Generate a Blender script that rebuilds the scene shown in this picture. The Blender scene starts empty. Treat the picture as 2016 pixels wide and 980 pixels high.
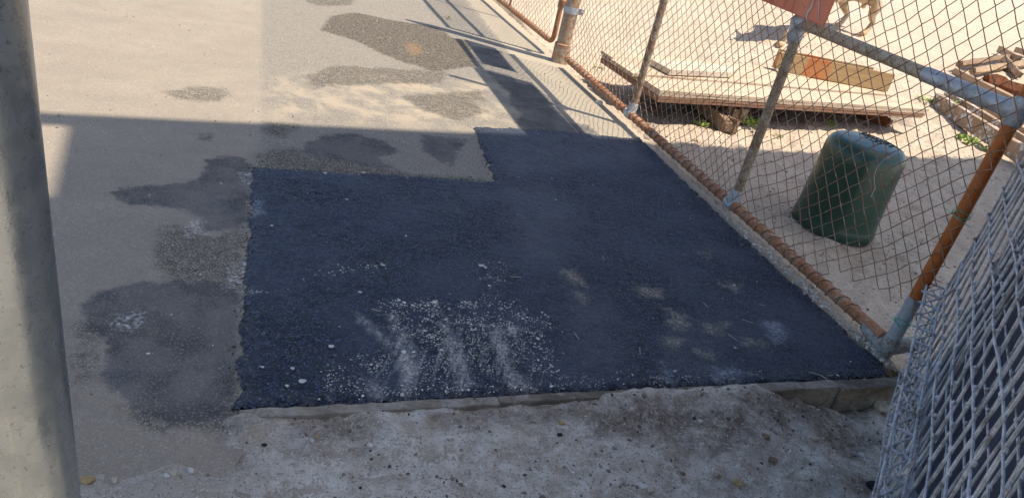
import bpy, math, random
import numpy as np
from mathutils import Matrix, Vector
random.seed(7); RS = np.random.RandomState(11)
sc = bpy.context.scene; COL = sc.collection

# ------------------------------------------------------------------ camera
H = 1.4; FPX = 1440.0; CX, CY = 1008.0, 490.0
_d = np.array([390 - CX, 3150 - CY, FPX]); _d /= np.linalg.norm(_d)
_f = np.array([0, 0, 1.0]) - _d * _d[2]; _f /= np.linalg.norm(_f)
_r = np.cross(_d, _f); _r = _r if _r[0] > 0 else -_r
R = np.array([_r, _f, -_d])
cam = bpy.data.cameras.new('camera'); camo = bpy.data.objects.new('camera', cam); COL.objects.link(camo)
cam.sensor_width = 36; cam.lens = 36 * FPX / 2016; cam.clip_start = 0.02; cam.clip_end = 800
M = Matrix.Identity(4)
for i in range(3):
    M[i][0] = R[i, 0]; M[i][1] = -R[i, 1]; M[i][2] = -R[i, 2]
M[2][3] = H
camo.matrix_world = M; sc.camera = camo
# ------------------------------------------------------------------ light
SUN = np.array([0.985 * math.cos(math.radians(65.5)), -0.17 * math.cos(math.radians(65.5)), math.sin(math.radians(65.5))])
SUN /= np.linalg.norm(SUN)
w = bpy.data.worlds.new('World'); sc.world = w; w.use_nodes = True
wt = w.node_tree; sky = wt.nodes.new('ShaderNodeTexSky'); sky.sky_type = 'NISHITA'; sky.sun_disc = False
sky.sun_elevation = math.asin(SUN[2]); sky.sun_rotation = math.atan2(SUN[0], SUN[1])
sky.air_density = 1.0; sky.dust_density = 1.3; sky.ozone_density = 1.5
wt.links.new(sky.outputs[0], wt.nodes['Background'].inputs[0]); wt.nodes['Background'].inputs[1].default_value = 0.125
sl = bpy.data.lights.new('sun', 'SUN'); sl.energy = 4.2; sl.angle = math.radians(0.55); sl.color = (1.0, 0.89, 0.75)
so = bpy.data.objects.new('sun', sl); COL.objects.link(so)
so.rotation_euler = Vector(SUN).to_track_quat('Z', 'Y').to_euler()
sc.view_settings.view_transform = 'Standard'; sc.view_settings.look = 'None'; sc.view_settings.gamma = 1
sc.view_settings.exposure = 0.62

# ------------------------------------------------------------------ geometry helpers
def ray(x, y): return R @ np.array([x - CX, y - CY, FPX])
def G(x, y, h=0.0):
    r = ray(x, y); t = (h - H) / r[2]; return np.array([r[0] * t, r[1] * t, h])
def onplane(x, y, p0, n):
    r = ray(x, y); o = np.array([0, 0, H]); return o + r * (np.dot(p0 - o, n) / np.dot(r, n))
def nrm(v): v = np.asarray(v, float); return v / np.linalg.norm(v)
UP = np.array([0, 0, 1.0])

def tag(o, label=None, cat=None, group=None, kind=None):
    if label: o['label'] = label
    if cat: o['category'] = cat
    if group: o['group'] = group
    if kind: o['kind'] = kind
    return o
def empty(name, loc, label, cat, group=None):
    o = bpy.data.objects.new(name, None); COL.objects.link(o); o.location = tuple(loc); o.empty_display_size = 0.1
    return tag(o, label, cat, group)
class MB:
    def __init__(s): s.v = []; s.f = []; s.n = 0
    def add(s, v, f):
        s.v.append(np.asarray(v, float)); s.f += [tuple(i + s.n for i in q) for q in f]; s.n += len(v); return s
    def box(s, c, ax, ay, az, j=0.0):
        c, ax, ay, az = map(lambda q: np.asarray(q, float), (c, ax, ay, az)); v = []
        for sx in (-.5, .5):
            for sy in (-.5, .5):
                for sz in (-.5, .5):
                    v.append(c + ax * sx + ay * sy + az * sz + (RS.rand(3) - .5) * j)
        return s.add(v, [(0, 1, 3, 2), (4, 6, 7, 5), (0, 4, 5, 1), (2, 3, 7, 6), (0, 2, 6, 4), (1, 5, 7, 3)])
    def tube(s, pts, r, n=12, cap=True, jit=0.0):
        pts = np.asarray(pts, float); m = len(pts); r = np.full(m, r) if np.isscalar(r) else np.asarray(r)
        t = np.gradient(pts, axis=0); t /= np.linalg.norm(t, axis=1)[:, None] + 1e-12
        ref = UP if abs(t[0][2]) < .9 else np.array([1., 0, 0])
        a = np.cross(t[0], ref); a /= np.linalg.norm(a); V = []
        for i in range(m):
            a = a - t[i] * np.dot(a, t[i]); a /= np.linalg.norm(a); b = np.cross(t[i], a)
            for k in range(n):
                q = 2 * math.pi * k / n
                V.append(pts[i] + (a * math.cos(q) + b * math.sin(q)) * r[i] * (1 + (RS.rand() - .5) * jit))
        F = [(i * n + k, i * n + (k + 1) % n, (i + 1) * n + (k + 1) % n, (i + 1) * n + k) for i in range(m - 1) for k in range(n)]
        if cap: F += [tuple(range(n))[::-1], tuple((m - 1) * n + k for k in range(n))]
        return s.add(V, F)
    def build(s, name, mat, parent=None, smooth=False, bevel=0.0, origin=None):
        V = np.concatenate(s.v)
        if parent is not None: V = V - np.array(root_loc(parent))
        elif origin is not None: V = V - np.asarray(origin)
        me = bpy.data.meshes.new(name); me.from_pydata(V.tolist(), [], s.f); me.update()
        o = bpy.data.objects.new(name, me); COL.objects.link(o)
        if parent is not None: o.parent = parent
        elif origin is not None: o.location = tuple(origin)
        if mat: me.materials.append(mat)
        if smooth:
            me.polygons.foreach_set('use_smooth', [True] * len(me.polygons))
            try: me.set_sharp_from_angle(angle=math.radians(40))
            except Exception: pass
        if bevel:
            md = o.modifiers.new('bevel', 'BEVEL'); md.width = bevel; md.segments = 2; md.limit_method = 'ANGLE'
        return o
def root_loc(o):
    l = np.zeros(3)
    while o is not None: l += np.array(o.location); o = o.parent
    return l
def gridmesh(name, X, Y, Z, mat, attrs=None, mask=None, smooth=True):
    ny, nx = X.shape; V = np.stack([X, Y, Z], -1).reshape(-1, 3)
    i = np.arange(ny * nx).reshape(ny, nx)
    q = np.stack([i[:-1, :-1], i[:-1, 1:], i[1:, 1:], i[1:, :-1]], -1).reshape(-1, 4)
    if mask is not None:
        mm = mask.reshape(-1)[q].all(1); q = q[mm]
        used = np.zeros(len(V), bool); used[q.reshape(-1)] = True; idx = np.cumsum(used) - 1
        q = idx[q]; V = V[used]
    else: used = np.ones(len(V), bool)
    me = bpy.data.meshes.new(name); me.vertices.add(len(V)); me.vertices.foreach_set('co', V.reshape(-1).astype(np.float32))
    me.loops.add(len(q) * 4); me.loops.foreach_set('vertex_index', q.reshape(-1).astype(np.int32))
    me.polygons.add(len(q)); me.polygons.foreach_set('loop_start', np.arange(0, len(q) * 4, 4, dtype=np.int32))
    me.update(calc_edges=True)
    if smooth: me.polygons.foreach_set('use_smooth', np.ones(len(q), bool))
    for k, a in (attrs or {}).items():
        at = me.attributes.new(k, 'FLOAT', 'POINT'); at.data.foreach_set('value', a.reshape(-1)[used].astype(np.float32))
    me.materials.append(mat); o = bpy.data.objects.new(name, me); COL.objects.link(o); return o
def vnoise(X, Y, s, seed):
    g = np.random.RandomState(seed).rand(256, 256); x = X / s; y = Y / s
    xi = np.floor(x).astype(int); yi = np.floor(y).astype(int); fx = x - xi; fy = y - yi
    fx = fx * fx * (3 - 2 * fx); fy = fy * fy * (3 - 2 * fy); a = lambda i, j: g[(yi + j) % 256, (xi + i) % 256]
    return (a(0, 0) * (1 - fx) + a(1, 0) * fx) * (1 - fy) + (a(0, 1) * (1 - fx) + a(1, 1) * fx) * fy - .5
def fbm(X, Y, s, seed, o=4, g=.5):
    r = 0
    for k in range(o): r = r + vnoise(X, Y, s / 2 ** k, seed + k) * g ** k
    return r
def poly_sdf(X, Y, poly):
    P = np.array([p[:2] for p in poly]); x = X.reshape(-1); y = Y.reshape(-1); d = np.full(x.shape, 1e9); ins = np.zeros(x.shape, bool)
    for i in range(len(P)):
        a = P[i]; b = P[(i + 1) % len(P)]; e = b - a; L = e @ e + 1e-12
        t = np.clip(((x - a[0]) * e[0] + (y - a[1]) * e[1]) / L, 0, 1)
        d = np.minimum(d, np.hypot(x - a[0] - t * e[0], y - a[1] - t * e[1]))
        c = ((a[1] > y) != (b[1] > y)) & (x < (b[0] - a[0]) * (y - a[1]) / (b[1] - a[1] + 1e-12) + a[0]); ins ^= c
    return np.where(ins, d, -d).reshape(X.shape)
def GP(l): return [G(*p) for p in l]
def sdfmax(X, Y, polys):
    r = np.full(X.shape, -.4)
    for p in polys: r = np.maximum(r, poly_sdf(X, Y, GP(p)))
    return np.clip(r, -.4, .4)

# ------------------------------------------------------------------ material helpers
class NT:
    def __init__(s, name, rough=.8, metal=0.0, spec=.5):
        s.m = bpy.data.materials.new(name); s.m.use_nodes = True; s.t = s.m.node_tree
        s.b = s.t.nodes['Principled BSDF']; s.b.inputs['Roughness'].default_value = rough
        s.b.inputs['Metallic'].default_value = metal; s.b.inputs['Specular IOR Level'].default_value = spec
        s.co = s.t.nodes.new('ShaderNodeTexCoord').outputs['Object']
    def L(s, a, b): s.t.links.new(a, b)
    def put(s, sock, v):
        if isinstance(v, (int, float)): sock.default_value = v
        elif isinstance(v, tuple): sock.default_value = (*v, 1) if len(v) == 3 and sock.type == 'RGBA' else v
        else: s.L(v, sock)
    def noise(s, sc_, det=4, rough=.55, vec=None, out=0, dist=0):
        n = s.t.nodes.new('ShaderNodeTexNoise'); n.inputs['Scale'].default_value = sc_; n.inputs['Detail'].default_value = det
        n.inputs['Roughness'].default_value = rough; n.inputs['Distortion'].default_value = dist; s.L(vec or s.co, n.inputs['Vector']); return n.outputs[out]
    def vor(s, sc_, out='Distance', feat='F1', vec=None):
        n = s.t.nodes.new('ShaderNodeTexVoronoi'); n.feature = feat; n.inputs['Scale'].default_value = sc_; s.L(vec or s.co, n.inputs['Vector']); return n.outputs[out]
    def math(s, op, a, b=0.0, c=None, clamp=False):
        n = s.t.nodes.new('ShaderNodeMath'); n.operation = op; n.use_clamp = clamp; s.put(n.inputs[0], a); s.put(n.inputs[1], b)
        if c is not None: s.put(n.inputs[2], c)
        return n.outputs[0]
    def ramp(s, v, a, b, lo=0.0, hi=1.0):
        n = s.t.nodes.new('ShaderNodeMapRange'); n.interpolation_type = 'SMOOTHSTEP'; s.put(n.inputs['Value'], v)
        for k, x in (('From Min', a), ('From Max', b), ('To Min', lo), ('To Max', hi)): s.put(n.inputs[k], x)
        return n.outputs[0]
    def mix(s, f, a, b, mode='MIX'):
        n = s.t.nodes.new('ShaderNodeMix'); n.data_type = 'RGBA'; n.blend_type = mode; s.put(n.inputs[0], f); s.put(n.inputs[6], a); s.put(n.inputs[7], b); return n.outputs[2]
    def cr(s, v, stops):
        n = s.t.nodes.new('ShaderNodeValToRGB'); e = n.color_ramp.elements
        while len(e) < len(stops): e.new(.5)
        for i, (p, c) in enumerate(stops): e[i].position = p; e[i].color = (*c, 1)
        s.put(n.inputs[0], v); return n.outputs[0]
    def attr(s, name):
        n = s.t.nodes.new('ShaderNodeAttribute'); n.attribute_name = name; return n.outputs['Fac']
    def mapv(s, scale=(1, 1, 1), rot=(0, 0, 0)):
        n = s.t.nodes.new('ShaderNodeMapping'); n.inputs['Scale'].default_value = scale; n.inputs['Rotation'].default_value = rot; s.L(s.co, n.inputs['Vector']); return n.outputs[0]
    def sepz(s, i=2):
        n = s.t.nodes.new('ShaderNodeSeparateXYZ'); s.L(s.co, n.inputs[0]); return n.outputs[i]
    def bump(s, h, dist=.01, st=1.0, prev=None):
        n = s.t.nodes.new('ShaderNodeBump'); n.inputs['Distance'].default_value = dist; n.inputs['Strength'].default_value = st; s.L(h, n.inputs['Height'])
        if prev: s.L(prev, n.inputs['Normal'])
        return n.outputs[0]
    def done(s, col, rough=None, bump=None, metal=None):
        s.put(s.b.inputs['Base Color'], col)
        if rough is not None: s.put(s.b.inputs['Roughness'], rough)
        if metal is not None: s.put(s.b.inputs['Metallic'], metal)
        if bump is not None: s.L(bump, s.b.inputs['Normal'])
        return s.m
def smask(n, sd, amp=.05, e=.012, sc_=18, thin=3):
    """crisp ragged mask out of a signed distance attribute"""
    no = n.noise(sc_, 5, .65)
    v = n.math('MULTIPLY_ADD', n.math('SUBTRACT', no, .5), amp * 2, sd)
    return n.ramp(v, -e, e)

# ---- road
def mat_road():
    n = NT('weathered_road', .9, spec=.25)
    fine = n.noise(420, 3, .7); mid = n.noise(60, 4, .6); big = n.noise(2.3, 5, .6)
    gid = n.vor(290, 'Color'); sep = n.t.nodes.new('ShaderNodeSeparateColor'); n.L(gid, sep.inputs[0]); g1 = sep.outputs[0]; g2 = sep.outputs[1]
    smooth = n.mix(n.ramp(big, .35, .65), (.34, .29, .225), (.39, .335, .26))
    smooth = n.mix(n.ramp(mid, .3, .75, 0, .5), smooth, (.27, .23, .18)); smooth = n.mix(n.ramp(n.noise(180, 3, .8), .5, .68, 0, .55), smooth, (.22, .185, .15)); smooth = n.mix(n.ramp(n.noise(230, 3, .8, n.mapv((1, 1, 1), (0, 0, 1))), .54, .68, 0, .5), smooth, (.55, .48, .38)); smooth = n.mix(n.ramp(n.noise(4.5, 6, .7), .42, .62, 0, .35), smooth, (.27, .235, .19))
    smooth = n.mix(n.ramp(g1, .86, .92, 0, .5), smooth, (.22, .19, .16)); smooth = n.mix(n.ramp(g2, .9, .95, 0, .45), smooth, (.56, .5, .42))
    old = n.mix(n.ramp(fine, .3, .7), (.27, .24, .195), (.38, .34, .28))
    old = n.mix(n.ramp(g1, .72, .8, 0, .75), old, (.13, .12, .105)); old = n.mix(n.ramp(g2, .8, .86, 0, .8), old, (.50, .45, .37))
    film = n.ramp(n.noise(5, 5, .65), .42, .62)
    old = n.mix(n.math('MULTIPLY', film, n.ramp(n.attr('film'), -.1, .25)), old, (.50, .42, .31))
    c = n.mix(smask(n, n.attr('old'), .10, .06, 9), smooth, old)
    strip = n.mix(n.ramp(mid, .3, .7), (.47, .405, .30), (.41, .35, .26)); strip = n.mix(n.ramp(g2, .88, .93, 0, .5), strip, (.6, .55, .45))
    c = n.mix(smask(n, n.attr('strip'), .06, .02, 14), c, strip)
    mild = n.math('MULTIPLY', smask(n, n.attr('mild'), .07, .03, 14), n.ramp(n.noise(26, 4, .6), .25, .6, .4, .9))
    c = n.mix(mild, c, n.mix(n.ramp(g2, .75, .85), (.115, .098, .075), (.4, .36, .3)))
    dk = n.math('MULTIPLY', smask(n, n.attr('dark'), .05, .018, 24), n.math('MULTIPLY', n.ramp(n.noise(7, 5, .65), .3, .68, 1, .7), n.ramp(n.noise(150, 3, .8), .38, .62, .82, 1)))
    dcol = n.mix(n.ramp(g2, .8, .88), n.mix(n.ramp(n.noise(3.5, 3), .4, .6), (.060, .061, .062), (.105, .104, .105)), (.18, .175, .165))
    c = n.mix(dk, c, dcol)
    oil = n.math('MULTIPLY', smask(n, n.attr('oil'), .06, .02, 22), n.ramp(n.noise(40, 3, .7), .3, .6, .45, .95))
    c = n.mix(oil, c, n.mix(n.ramp(g2, .7, .8), (.055, .048, .04), (.33, .27, .19)))
    c = n.mix(n.math('MULTIPLY', smask(n, n.attr('rust'), .10, .03, 25), .5), c, (.38, .23, .12))
    white = n.math('MULTIPLY', smask(n, n.attr('chalk'), .07, .03, 20), n.ramp(n.noise(70, 4, .7), .45, .6))
    c = n.mix(white, c, (.6, .58, .54))
    h = n.math('ADD', n.math('MULTIPLY', n.vor(290), .5), n.math('MULTIPLY', fine, .6))
    amp = n.ramp(n.attr('old'), -.02, .04, .5, 1)
    b = n.bump(n.math('MULTIPLY', h, amp), .007, 1.0); b = n.bump(mid, .006, .25, b)
    rough = n.math('SUBTRACT', .92, n.math('MULTIPLY', dk, .22))
    return n.done(c, rough, b)
def mat_asphalt():
    n = NT('fresh_asphalt', .55, spec=.5)
    wv = n.t.nodes.new('ShaderNodeVectorMath'); wv.operation = 'MULTIPLY_ADD'; n.L(n.noise(30, 2, out=1), wv.inputs[0]); wv.inputs[1].default_value = (.02, .02, .02); n.L(n.co, wv.inputs[2])
    vd = n.vor(150, vec=wv.outputs[0]); gid = n.vor(150, 'Color', vec=wv.outputs[0]); sep = n.t.nodes.new('ShaderNodeSeparateColor'); n.L(gid, sep.inputs[0]); g1, g2, g3 = sep.outputs
    vs = n.vor(260); big = n.noise(3.0, 5, .6); st = n.noise(1, 4, .65, n.mapv((60, 6, 1), (0, 0, math.atan2(TUv[1], TUv[0])) if False else (0, 0, -.41))); g3o = g3
    c0g = n.vor(62, 'Color', vec=wv.outputs[0]); s2 = n.t.nodes.new('ShaderNodeSeparateColor'); n.L(c0g, s2.inputs[0]); g1 = n.math('ADD', n.math('MULTIPLY', g1, .8), n.math('MULTIPLY', s2.outputs[0], .2))
    c = n.mix(n.math('POWER', g1, 2.0), (.004, .009, .028), (.105, .165, .345))
    c = n.mix(n.ramp(vd, .30, .52), c, (.004, .007, .017))
    c = n.mix(n.ramp(g2, .93, .97, 0, .7), c, (.17, .19, .23))
    c = n.mix(n.ramp(big, .38, .66, 0, .6), c, (.060, .075, .115))
    hz = n.math('MULTIPLY', n.ramp(n.attr('haze_m'), -.10, .12), n.ramp(n.noise(9, 4), .25, .7, .3, .8))
    c = n.mix(n.math('MULTIPLY', hz, .75), c, (.115, .128, .155))
    # speckles of pale fines lodged on single grains
    sp = n.ramp(n.math('MULTIPLY_ADD', n.math('SUBTRACT', n.noise(14, 5, .7), .5), .30, n.attr('speck')), -.03, .07); sp = n.math('MULTIPLY', sp, n.ramp(n.noise(11, 5, .7), .42, .58, .12, 1))
    cell = n.math('LESS_THAN', g3, n.math('MULTIPLY', sp, .62)); cell = n.math('MULTIPLY', cell, n.ramp(vd, .5, .32))
    c = n.mix(n.math('MULTIPLY', cell, .9), c, n.mix(g1, (.45, .43, .37), (.74, .71, .64)))
    sm = smask(n, n.attr('smear'), .035, .028, 30); sm = n.math('MULTIPLY', sm, n.ramp(n.noise(90, 4, .75), .35, .6, .25, .95)); sm = n.math('MULTIPLY', sm, n.ramp(st, .35, .55, .15, 1)); fan = n.math('MULTIPLY', n.ramp(n.attr('fan'), -.04, .10), n.ramp(st, .5, .72, 0, .40)); sm = n.math('MAXIMUM', sm, fan); sm = n.math('MULTIPLY', sm, n.ramp(n.noise(260, 3, .8), .3, .6, .55, 1))
    c = n.mix(sm, c, (.70, .68, .62))
    br = n.math('MULTIPLY', smask(n, n.attr('brown'), .07, .03, 26), n.ramp(n.noise(90, 4, .75), .4, .62, .1, .85))
    c = n.mix(br, c, (.44, .385, .28))
    bl = n.math('MULTIPLY', smask(n, n.attr('pale'), .06, .03, 22), n.ramp(n.noise(80, 4, .7), .38, .62, .1, .8))
    c = n.mix(bl, c, (.38, .41, .48))
    ed = n.math('MULTIPLY', n.ramp(n.attr('edge'), .06, -.01), n.ramp(n.noise(45, 4, .7), .45, .65)); c = n.mix(n.math('MULTIPLY', ed, .55), c, (.2, .19, .165))
    b = n.bump(n.math('SUBTRACT', 1, vd), .0085, 1.0); b = n.bump(n.noise(500, 2), .0015, .6, b); b = n.bump(big, .01, .3, b)
    return n.done(c, n.math('MULTIPLY_ADD', g2, .3, .42), b)
def mat_sand():
    n = NT('dusty_sand', .95, spec=.2)
    big = n.noise(1.6, 5, .6); mid = n.noise(22, 5, .65); fine = n.noise(260, 3, .7); gid = n.vor(260, 'Color')
    sep = n.t.nodes.new('ShaderNodeSeparateColor'); n.L(gid, sep.inputs[0]); g1, g2, g3 = sep.outputs
    yard = n.mix(n.ramp(big, .35, .65), (.63, .505, .375), (.72, .60, .46)); yard = n.mix(n.ramp(mid, .42, .72, 0, .7), yard, (.50, .39, .27)); yard = n.mix(n.ramp(n.noise(70, 4, .7), .5, .7, 0, .6), yard, (.42, .33, .23)); yard = n.mix(n.ramp(n.noise(3.2, 6, .7), .48, .66, 0, .45), yard, (.50, .405, .285))
    fore = n.mix(n.ramp(mid, .35, .65), (.62, .55, .455), (.78, .72, .63)); fore = n.mix(n.ramp(n.noise(6, 5, .6), .52, .70, 0, .6), fore, (.46, .39, .30))
    c = n.mix(n.ramp(n.attr('fore'), -.05, .05), yard, n.mix(n.ramp(n.attr('left_m'), -.1, .15), fore, n.mix(n.ramp(mid, .3, .7), (.46, .41, .335), (.56, .50, .42))))
    c = n.mix(n.math('MULTIPLY', n.ramp(n.noise(13, 6, .78), .48, .58), n.ramp(n.attr('fore'), 0, .03)), c, (.50, .43, .34)); c = n.mix(n.math('MULTIPLY', n.ramp(n.noise(55, 5, .8), .54, .66, 0, .65), n.ramp(n.attr('fore'), 0, .03)), c, (.27, .22, .165))
    dirt_shade = n.math('MULTIPLY', smask(n, n.attr('dirt_shade'), .12, .07, 12), n.ramp(n.noise(40, 4, .7), .3, .6, .35, .9)); c = n.mix(dirt_shade, c, (.17, .13, .095))
    c = n.mix(n.ramp(g1, .93, .96, 0, .7), c, (.22, .19, .16)); c = n.mix(n.ramp(g2, .92, .95, 0, .5), c, (.8, .77, .7))
    c = n.mix(n.ramp(fine, .3, .7, .22, 0), c, (.25, .21, .17))
    b = n.bump(n.vor(140), .005, .6); b = n.bump(n.noise(45, 5, .7), .016, .9, b); b = n.bump(fine, .003, .8, b)
    return n.done(c, None, b)
def mat_rust(name, base, gal, amt, orange=(.36, .13, .045), band=0, rough=.7, vec=None):
    n = NT(name, rough, spec=.4)
    no = n.noise(9, 5, .65); fine = n.noise(90, 4, .7)
    c = n.mix(n.ramp(no, amt - .12, amt + .12), base, gal)
    c = n.mix(n.ramp(n.noise(26, 5, .7), .45, .62, 0, .75), c, orange)
    c = n.mix(n.ramp(fine, .52, .68, 0, .75), c, (.10, .045, .022)); c = n.mix(n.ramp(n.noise(38, 5, .75), .53, .63, 0, .7), c, (.50, .41, .33)); c = n.mix(n.ramp(n.noise(140, 3, .7), .58, .66, 0, .6), c, (.06, .03, .02))
    return n.done(c, None, n.bump(fine, .002, .8))
def mat_plain(name, c1, c2, rough=.8, sc_=30, bumpd=.002, metal=0.0, spec=.4, spot=None, spotamt=.6):
    n = NT(name, rough, metal, spec); c = n.mix(n.ramp(n.noise(sc_, 5, .65), .3, .7), c1, c2)
    if spot: c = n.mix(n.ramp(n.noise(sc_ * 2.7, 4, .7), spotamt, spotamt + .1), c, spot)
    return n.done(c, None, n.bump(n.noise(sc_ * 6, 3, .7), bumpd, .7))
def mat_wood(name, c1, c2, c3, ax='X', sc_=1.0, rough=.85):
    n = NT(name, rough, spec=.25); s = {'X': (2.5, 38, 38), 'Y': (38, 2.5, 38)}[ax]
    v = n.mapv(tuple(k * sc_ for k in s)); g = n.noise(1.0, 6, .65, v, dist=.6); g2 = n.noise(3.1, 4, .6, v)
    c = n.mix(n.ramp(g, .3, .7), c1, c2); c = n.mix(n.ramp(g2, .55, .7, 0, .7), c, c3); c = n.mix(n.ramp(n.noise(7, 5, .7), .42, .6, 0, .7), c, tuple(k * .62 for k in c1)); c = n.mix(n.ramp(n.noise(16, 5, .7), .55, .66, 0, .6), c, (.40, .37, .33)); c = n.mix(n.ramp(n.noise(40, 4, .7), .62, .7, 0, .8), c, (.03, .03, .035))
    return n.done(c, None, n.bump(n.noise(40, 5, .7), .006, .8))
def mat_attrcol(name, stops, rough=.9, sc_=60):
    n = NT(name, rough, spec=.3); c = n.cr(n.attr('tone'), stops); c = n.mix(n.ramp(n.noise(sc_, 4, .7), .4, .7, 0, .35), c, tuple(k * .5 for k in stops[0][1])); return n.done(c, None, n.bump(n.noise(sc_ * 3, 3), .002, .6))

M_road, M_asph, M_sand = mat_road(), mat_asphalt(), mat_sand()
M_railrust = mat_rust('rusty_bottom_rail', (.42, .17, .075), (.46, .33, .23), .58)
M_postrust = mat_rust('post_galvanised_rust', (.38, .20, .10), (.42, .36, .27), .44)
M_picket = mat_rust('weathered_picket', (.27, .19, .115), (.38, .32, .22), .42, (.24, .10, .045))
M_midrail = mat_rust('grey_rail', (.44, .36, .26), (.48, .41, .31), .5, (.38, .28, .18))
M_orange = mat_plain('orange_rust_pipe', (.40, .105, .02), (.52, .165, .035), .55, 14, .001, spot=(.16, .055, .02), spotamt=.6)
M_wire = mat_rust('rusty_wire', (.22, .12, .065), (.30, .22, .15), .5, (.30, .13, .055))
M_galv = mat_plain('galvanised_fitting', (.33, .36, .39), (.50, .53, .56), .5, 22, .001, .25, spot=(.33, .29, .24), spotamt=.57)
M_green = mat_plain('green_tie', (.03, .42, .28), (.04, .5, .34), .5, 30, .0005)

def mat_galvwire():
    n = NT('grimy_galvanised_strand', .5, .15, .5)
    c = n.mix(n.ramp(n.noise(35, 5, .7), .38, .6), (.36, .38, .41), (.60, .62, .65)); c = n.mix(n.ramp(n.noise(11, 4, .7), .52, .64, 0, .8), c, (.15, .135, .115))
    c = n.mix(n.ramp(n.noise(170, 3, .8), .62, .7), c, (.68, .68, .68))
    return n.done(c, n.ramp(n.noise(40, 3), .3, .7, .35, .7), n.bump(n.noise(220, 3, .7), .002, 1))
M_gw = mat_galvwire()

# ------------------------------------------------------------------ key lines of the place
P0 = G(1112, 112, .082); C0 = G(1752, 678, .075); P0[2] = 0; C0[2] = 0
FE = nrm(C0 - P0); FLEN = np.linalg.norm((C0 - P0)); FN = np.array([-FE[1], FE[0], 0])      # FN: horizontal normal
if FN[0] > 0: FN = -FN                                                             # towards the road
def fence_u(px, py, h):
    p = onplane(px, py, P0, FN); return np.dot(p - P0, FE), p[2]
def FP(u, v, o=0.0): return P0 + FE * u + UP * v + FN * o
TL0, TR0 = G(470, 808), G(1752, 742); TU = nrm(TR0 - TL0); TN = np.array([-TU[1], TU[0], 0])    # timber edge, TN away from camera
TLEN = np.linalg.norm(TR0 - TL0)
def uv_t(X, Y): return (X - TL0[0]) * TU[0] + (Y - TL0[1]) * TU[1], (X - TL0[0]) * TN[0] + (Y - TL0[1]) * TN[1]
def side_f(X, Y): return (X - P0[0]) * FN[0] + (Y - P0[1]) * FN[1]    # >0 on the road side

def yard_rise(X, Y): t = np.clip((Y - 6.6) / 3.2, 0, 1); return .30 * t * t * (3 - 2 * t)
def sand_h(X, Y):
    u, v = uv_t(X, Y); s = side_f(X, Y)
    n1 = fbm(X, Y, .5, 3, 5, .55); n2 = fbm(X, Y, .09, 20, 3, .6)
    yard = -.012 + n1 * .04 + n2 * .028 + yard_rise(X, Y)
    drop = -.10 * np.clip((u - 1.55) / .45, 0, 1) ** 1.2 * np.clip(1 - (-v - .25) / .7, .15, 1)
    fore = .004 + drop + n1 * .020 + n2 * .022 + fbm(X, Y, .03, 33, 2, .6) * .008 + np.maximum(fbm(X, Y, .06, 37, 3, .6), 0) * .03 * np.clip((u - .7) / .5, 0, 1) * np.clip(1 + v / .5, 0, 1)
    fore = fore - .012 * np.clip(1 - (-v) / .10, 0, 1) * (u > -.05) + .016 * np.exp(-((u - 1.17) / .13) ** 2 - ((v + .04) / .09) ** 2) + .022 * np.exp(-((u + .02) / .07) ** 2 - ((v + .04) / .06) ** 2) + .012 * np.exp(-((u - .45) / .1) ** 2 - ((v + .06) / .05) ** 2) + .02 * np.exp(-((u - 1.62) / .1) ** 2 - ((v + .05) / .07) ** 2)
    left = -.030 + .040 * np.clip((-v - .02) / .22, 0, 1) + n1 * .016 + n2 * .016
    kl = np.clip((u + .10) / .12, 0, 1); fore = np.where(v < 0, left * (1 - kl) + fore * kl, fore)
    under = -.06
    k = np.clip((-s - .03) / .05, 0, 1); z = under * (1 - k) + yard * k
    k = np.clip((-v + .01) / .03, 0, 1); k = np.where(s < -.08, k * 0 + np.clip((-v + .25) / .5, 0, 1), k); z = z * (1 - k) + fore * k
    return z

# ------------------------------------------------------------------ ground
def axis(lo, hi, a, b, st, n=34):
    mid = np.arange(a, b, st); lft = a - np.geomspace(st * 2, a - lo, n)[::-1]; rgt = b + np.geomspace(st * 2, hi - b, n)
    return np.concatenate([lft, mid, rgt])
xs = axis(-150, 200, -1.4, 3.6, .018); ys = np.concatenate([1.0 - np.geomspace(.03, 150, 24)[::-1], np.arange(1.0, 2.7, .012), np.arange(2.7, 7.4, .024), 7.4 + np.geomspace(.04, 250, 46)])
X, Y = np.meshgrid(xs, ys); u, v = uv_t(X, Y)
dirt_shade_polys = [[(1240, 190), (1480, 185), (1790, 215), (1790, 246), (1480, 242), (1250, 236)], [(1100, 800), (1300, 790), (1360, 880), (1180, 870)], [(1380, 800), (1480, 800), (1500, 880), (1400, 900)], [(1600, 810), (1760, 830), (1700, 870), (1580, 850)], [(1690, 920), (1760, 900), (1780, 985), (1690, 985)], [(240, 822), (462, 818), (470, 850), (340, 872), (280, 850)], [(560, 860), (620, 835), (740, 828), (700, 870), (600, 880)],  # first polygon paints board-stack shade into the sand colour; others are dirt
              [(1240, 805), (1350, 795), (1420, 830), (1300, 850)], [(1540, 790), (1690, 790), (1700, 830), (1580, 850)], [(860, 815), (1120, 800), (1100, 825), (900, 835)],
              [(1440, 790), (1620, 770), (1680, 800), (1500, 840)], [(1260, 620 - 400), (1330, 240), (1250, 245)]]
ground = gridmesh('ground', X, Y, sand_h(X, Y), M_sand, {'fore': np.clip(-v, -.4, .4) * 1.0, 'left_m': np.clip(.10 - u + .3 * (v + .1), -.4, .4), 'dirt_shade': sdfmax(X, Y, dirt_shade_polys)})
tag(ground, kind='structure')

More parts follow.
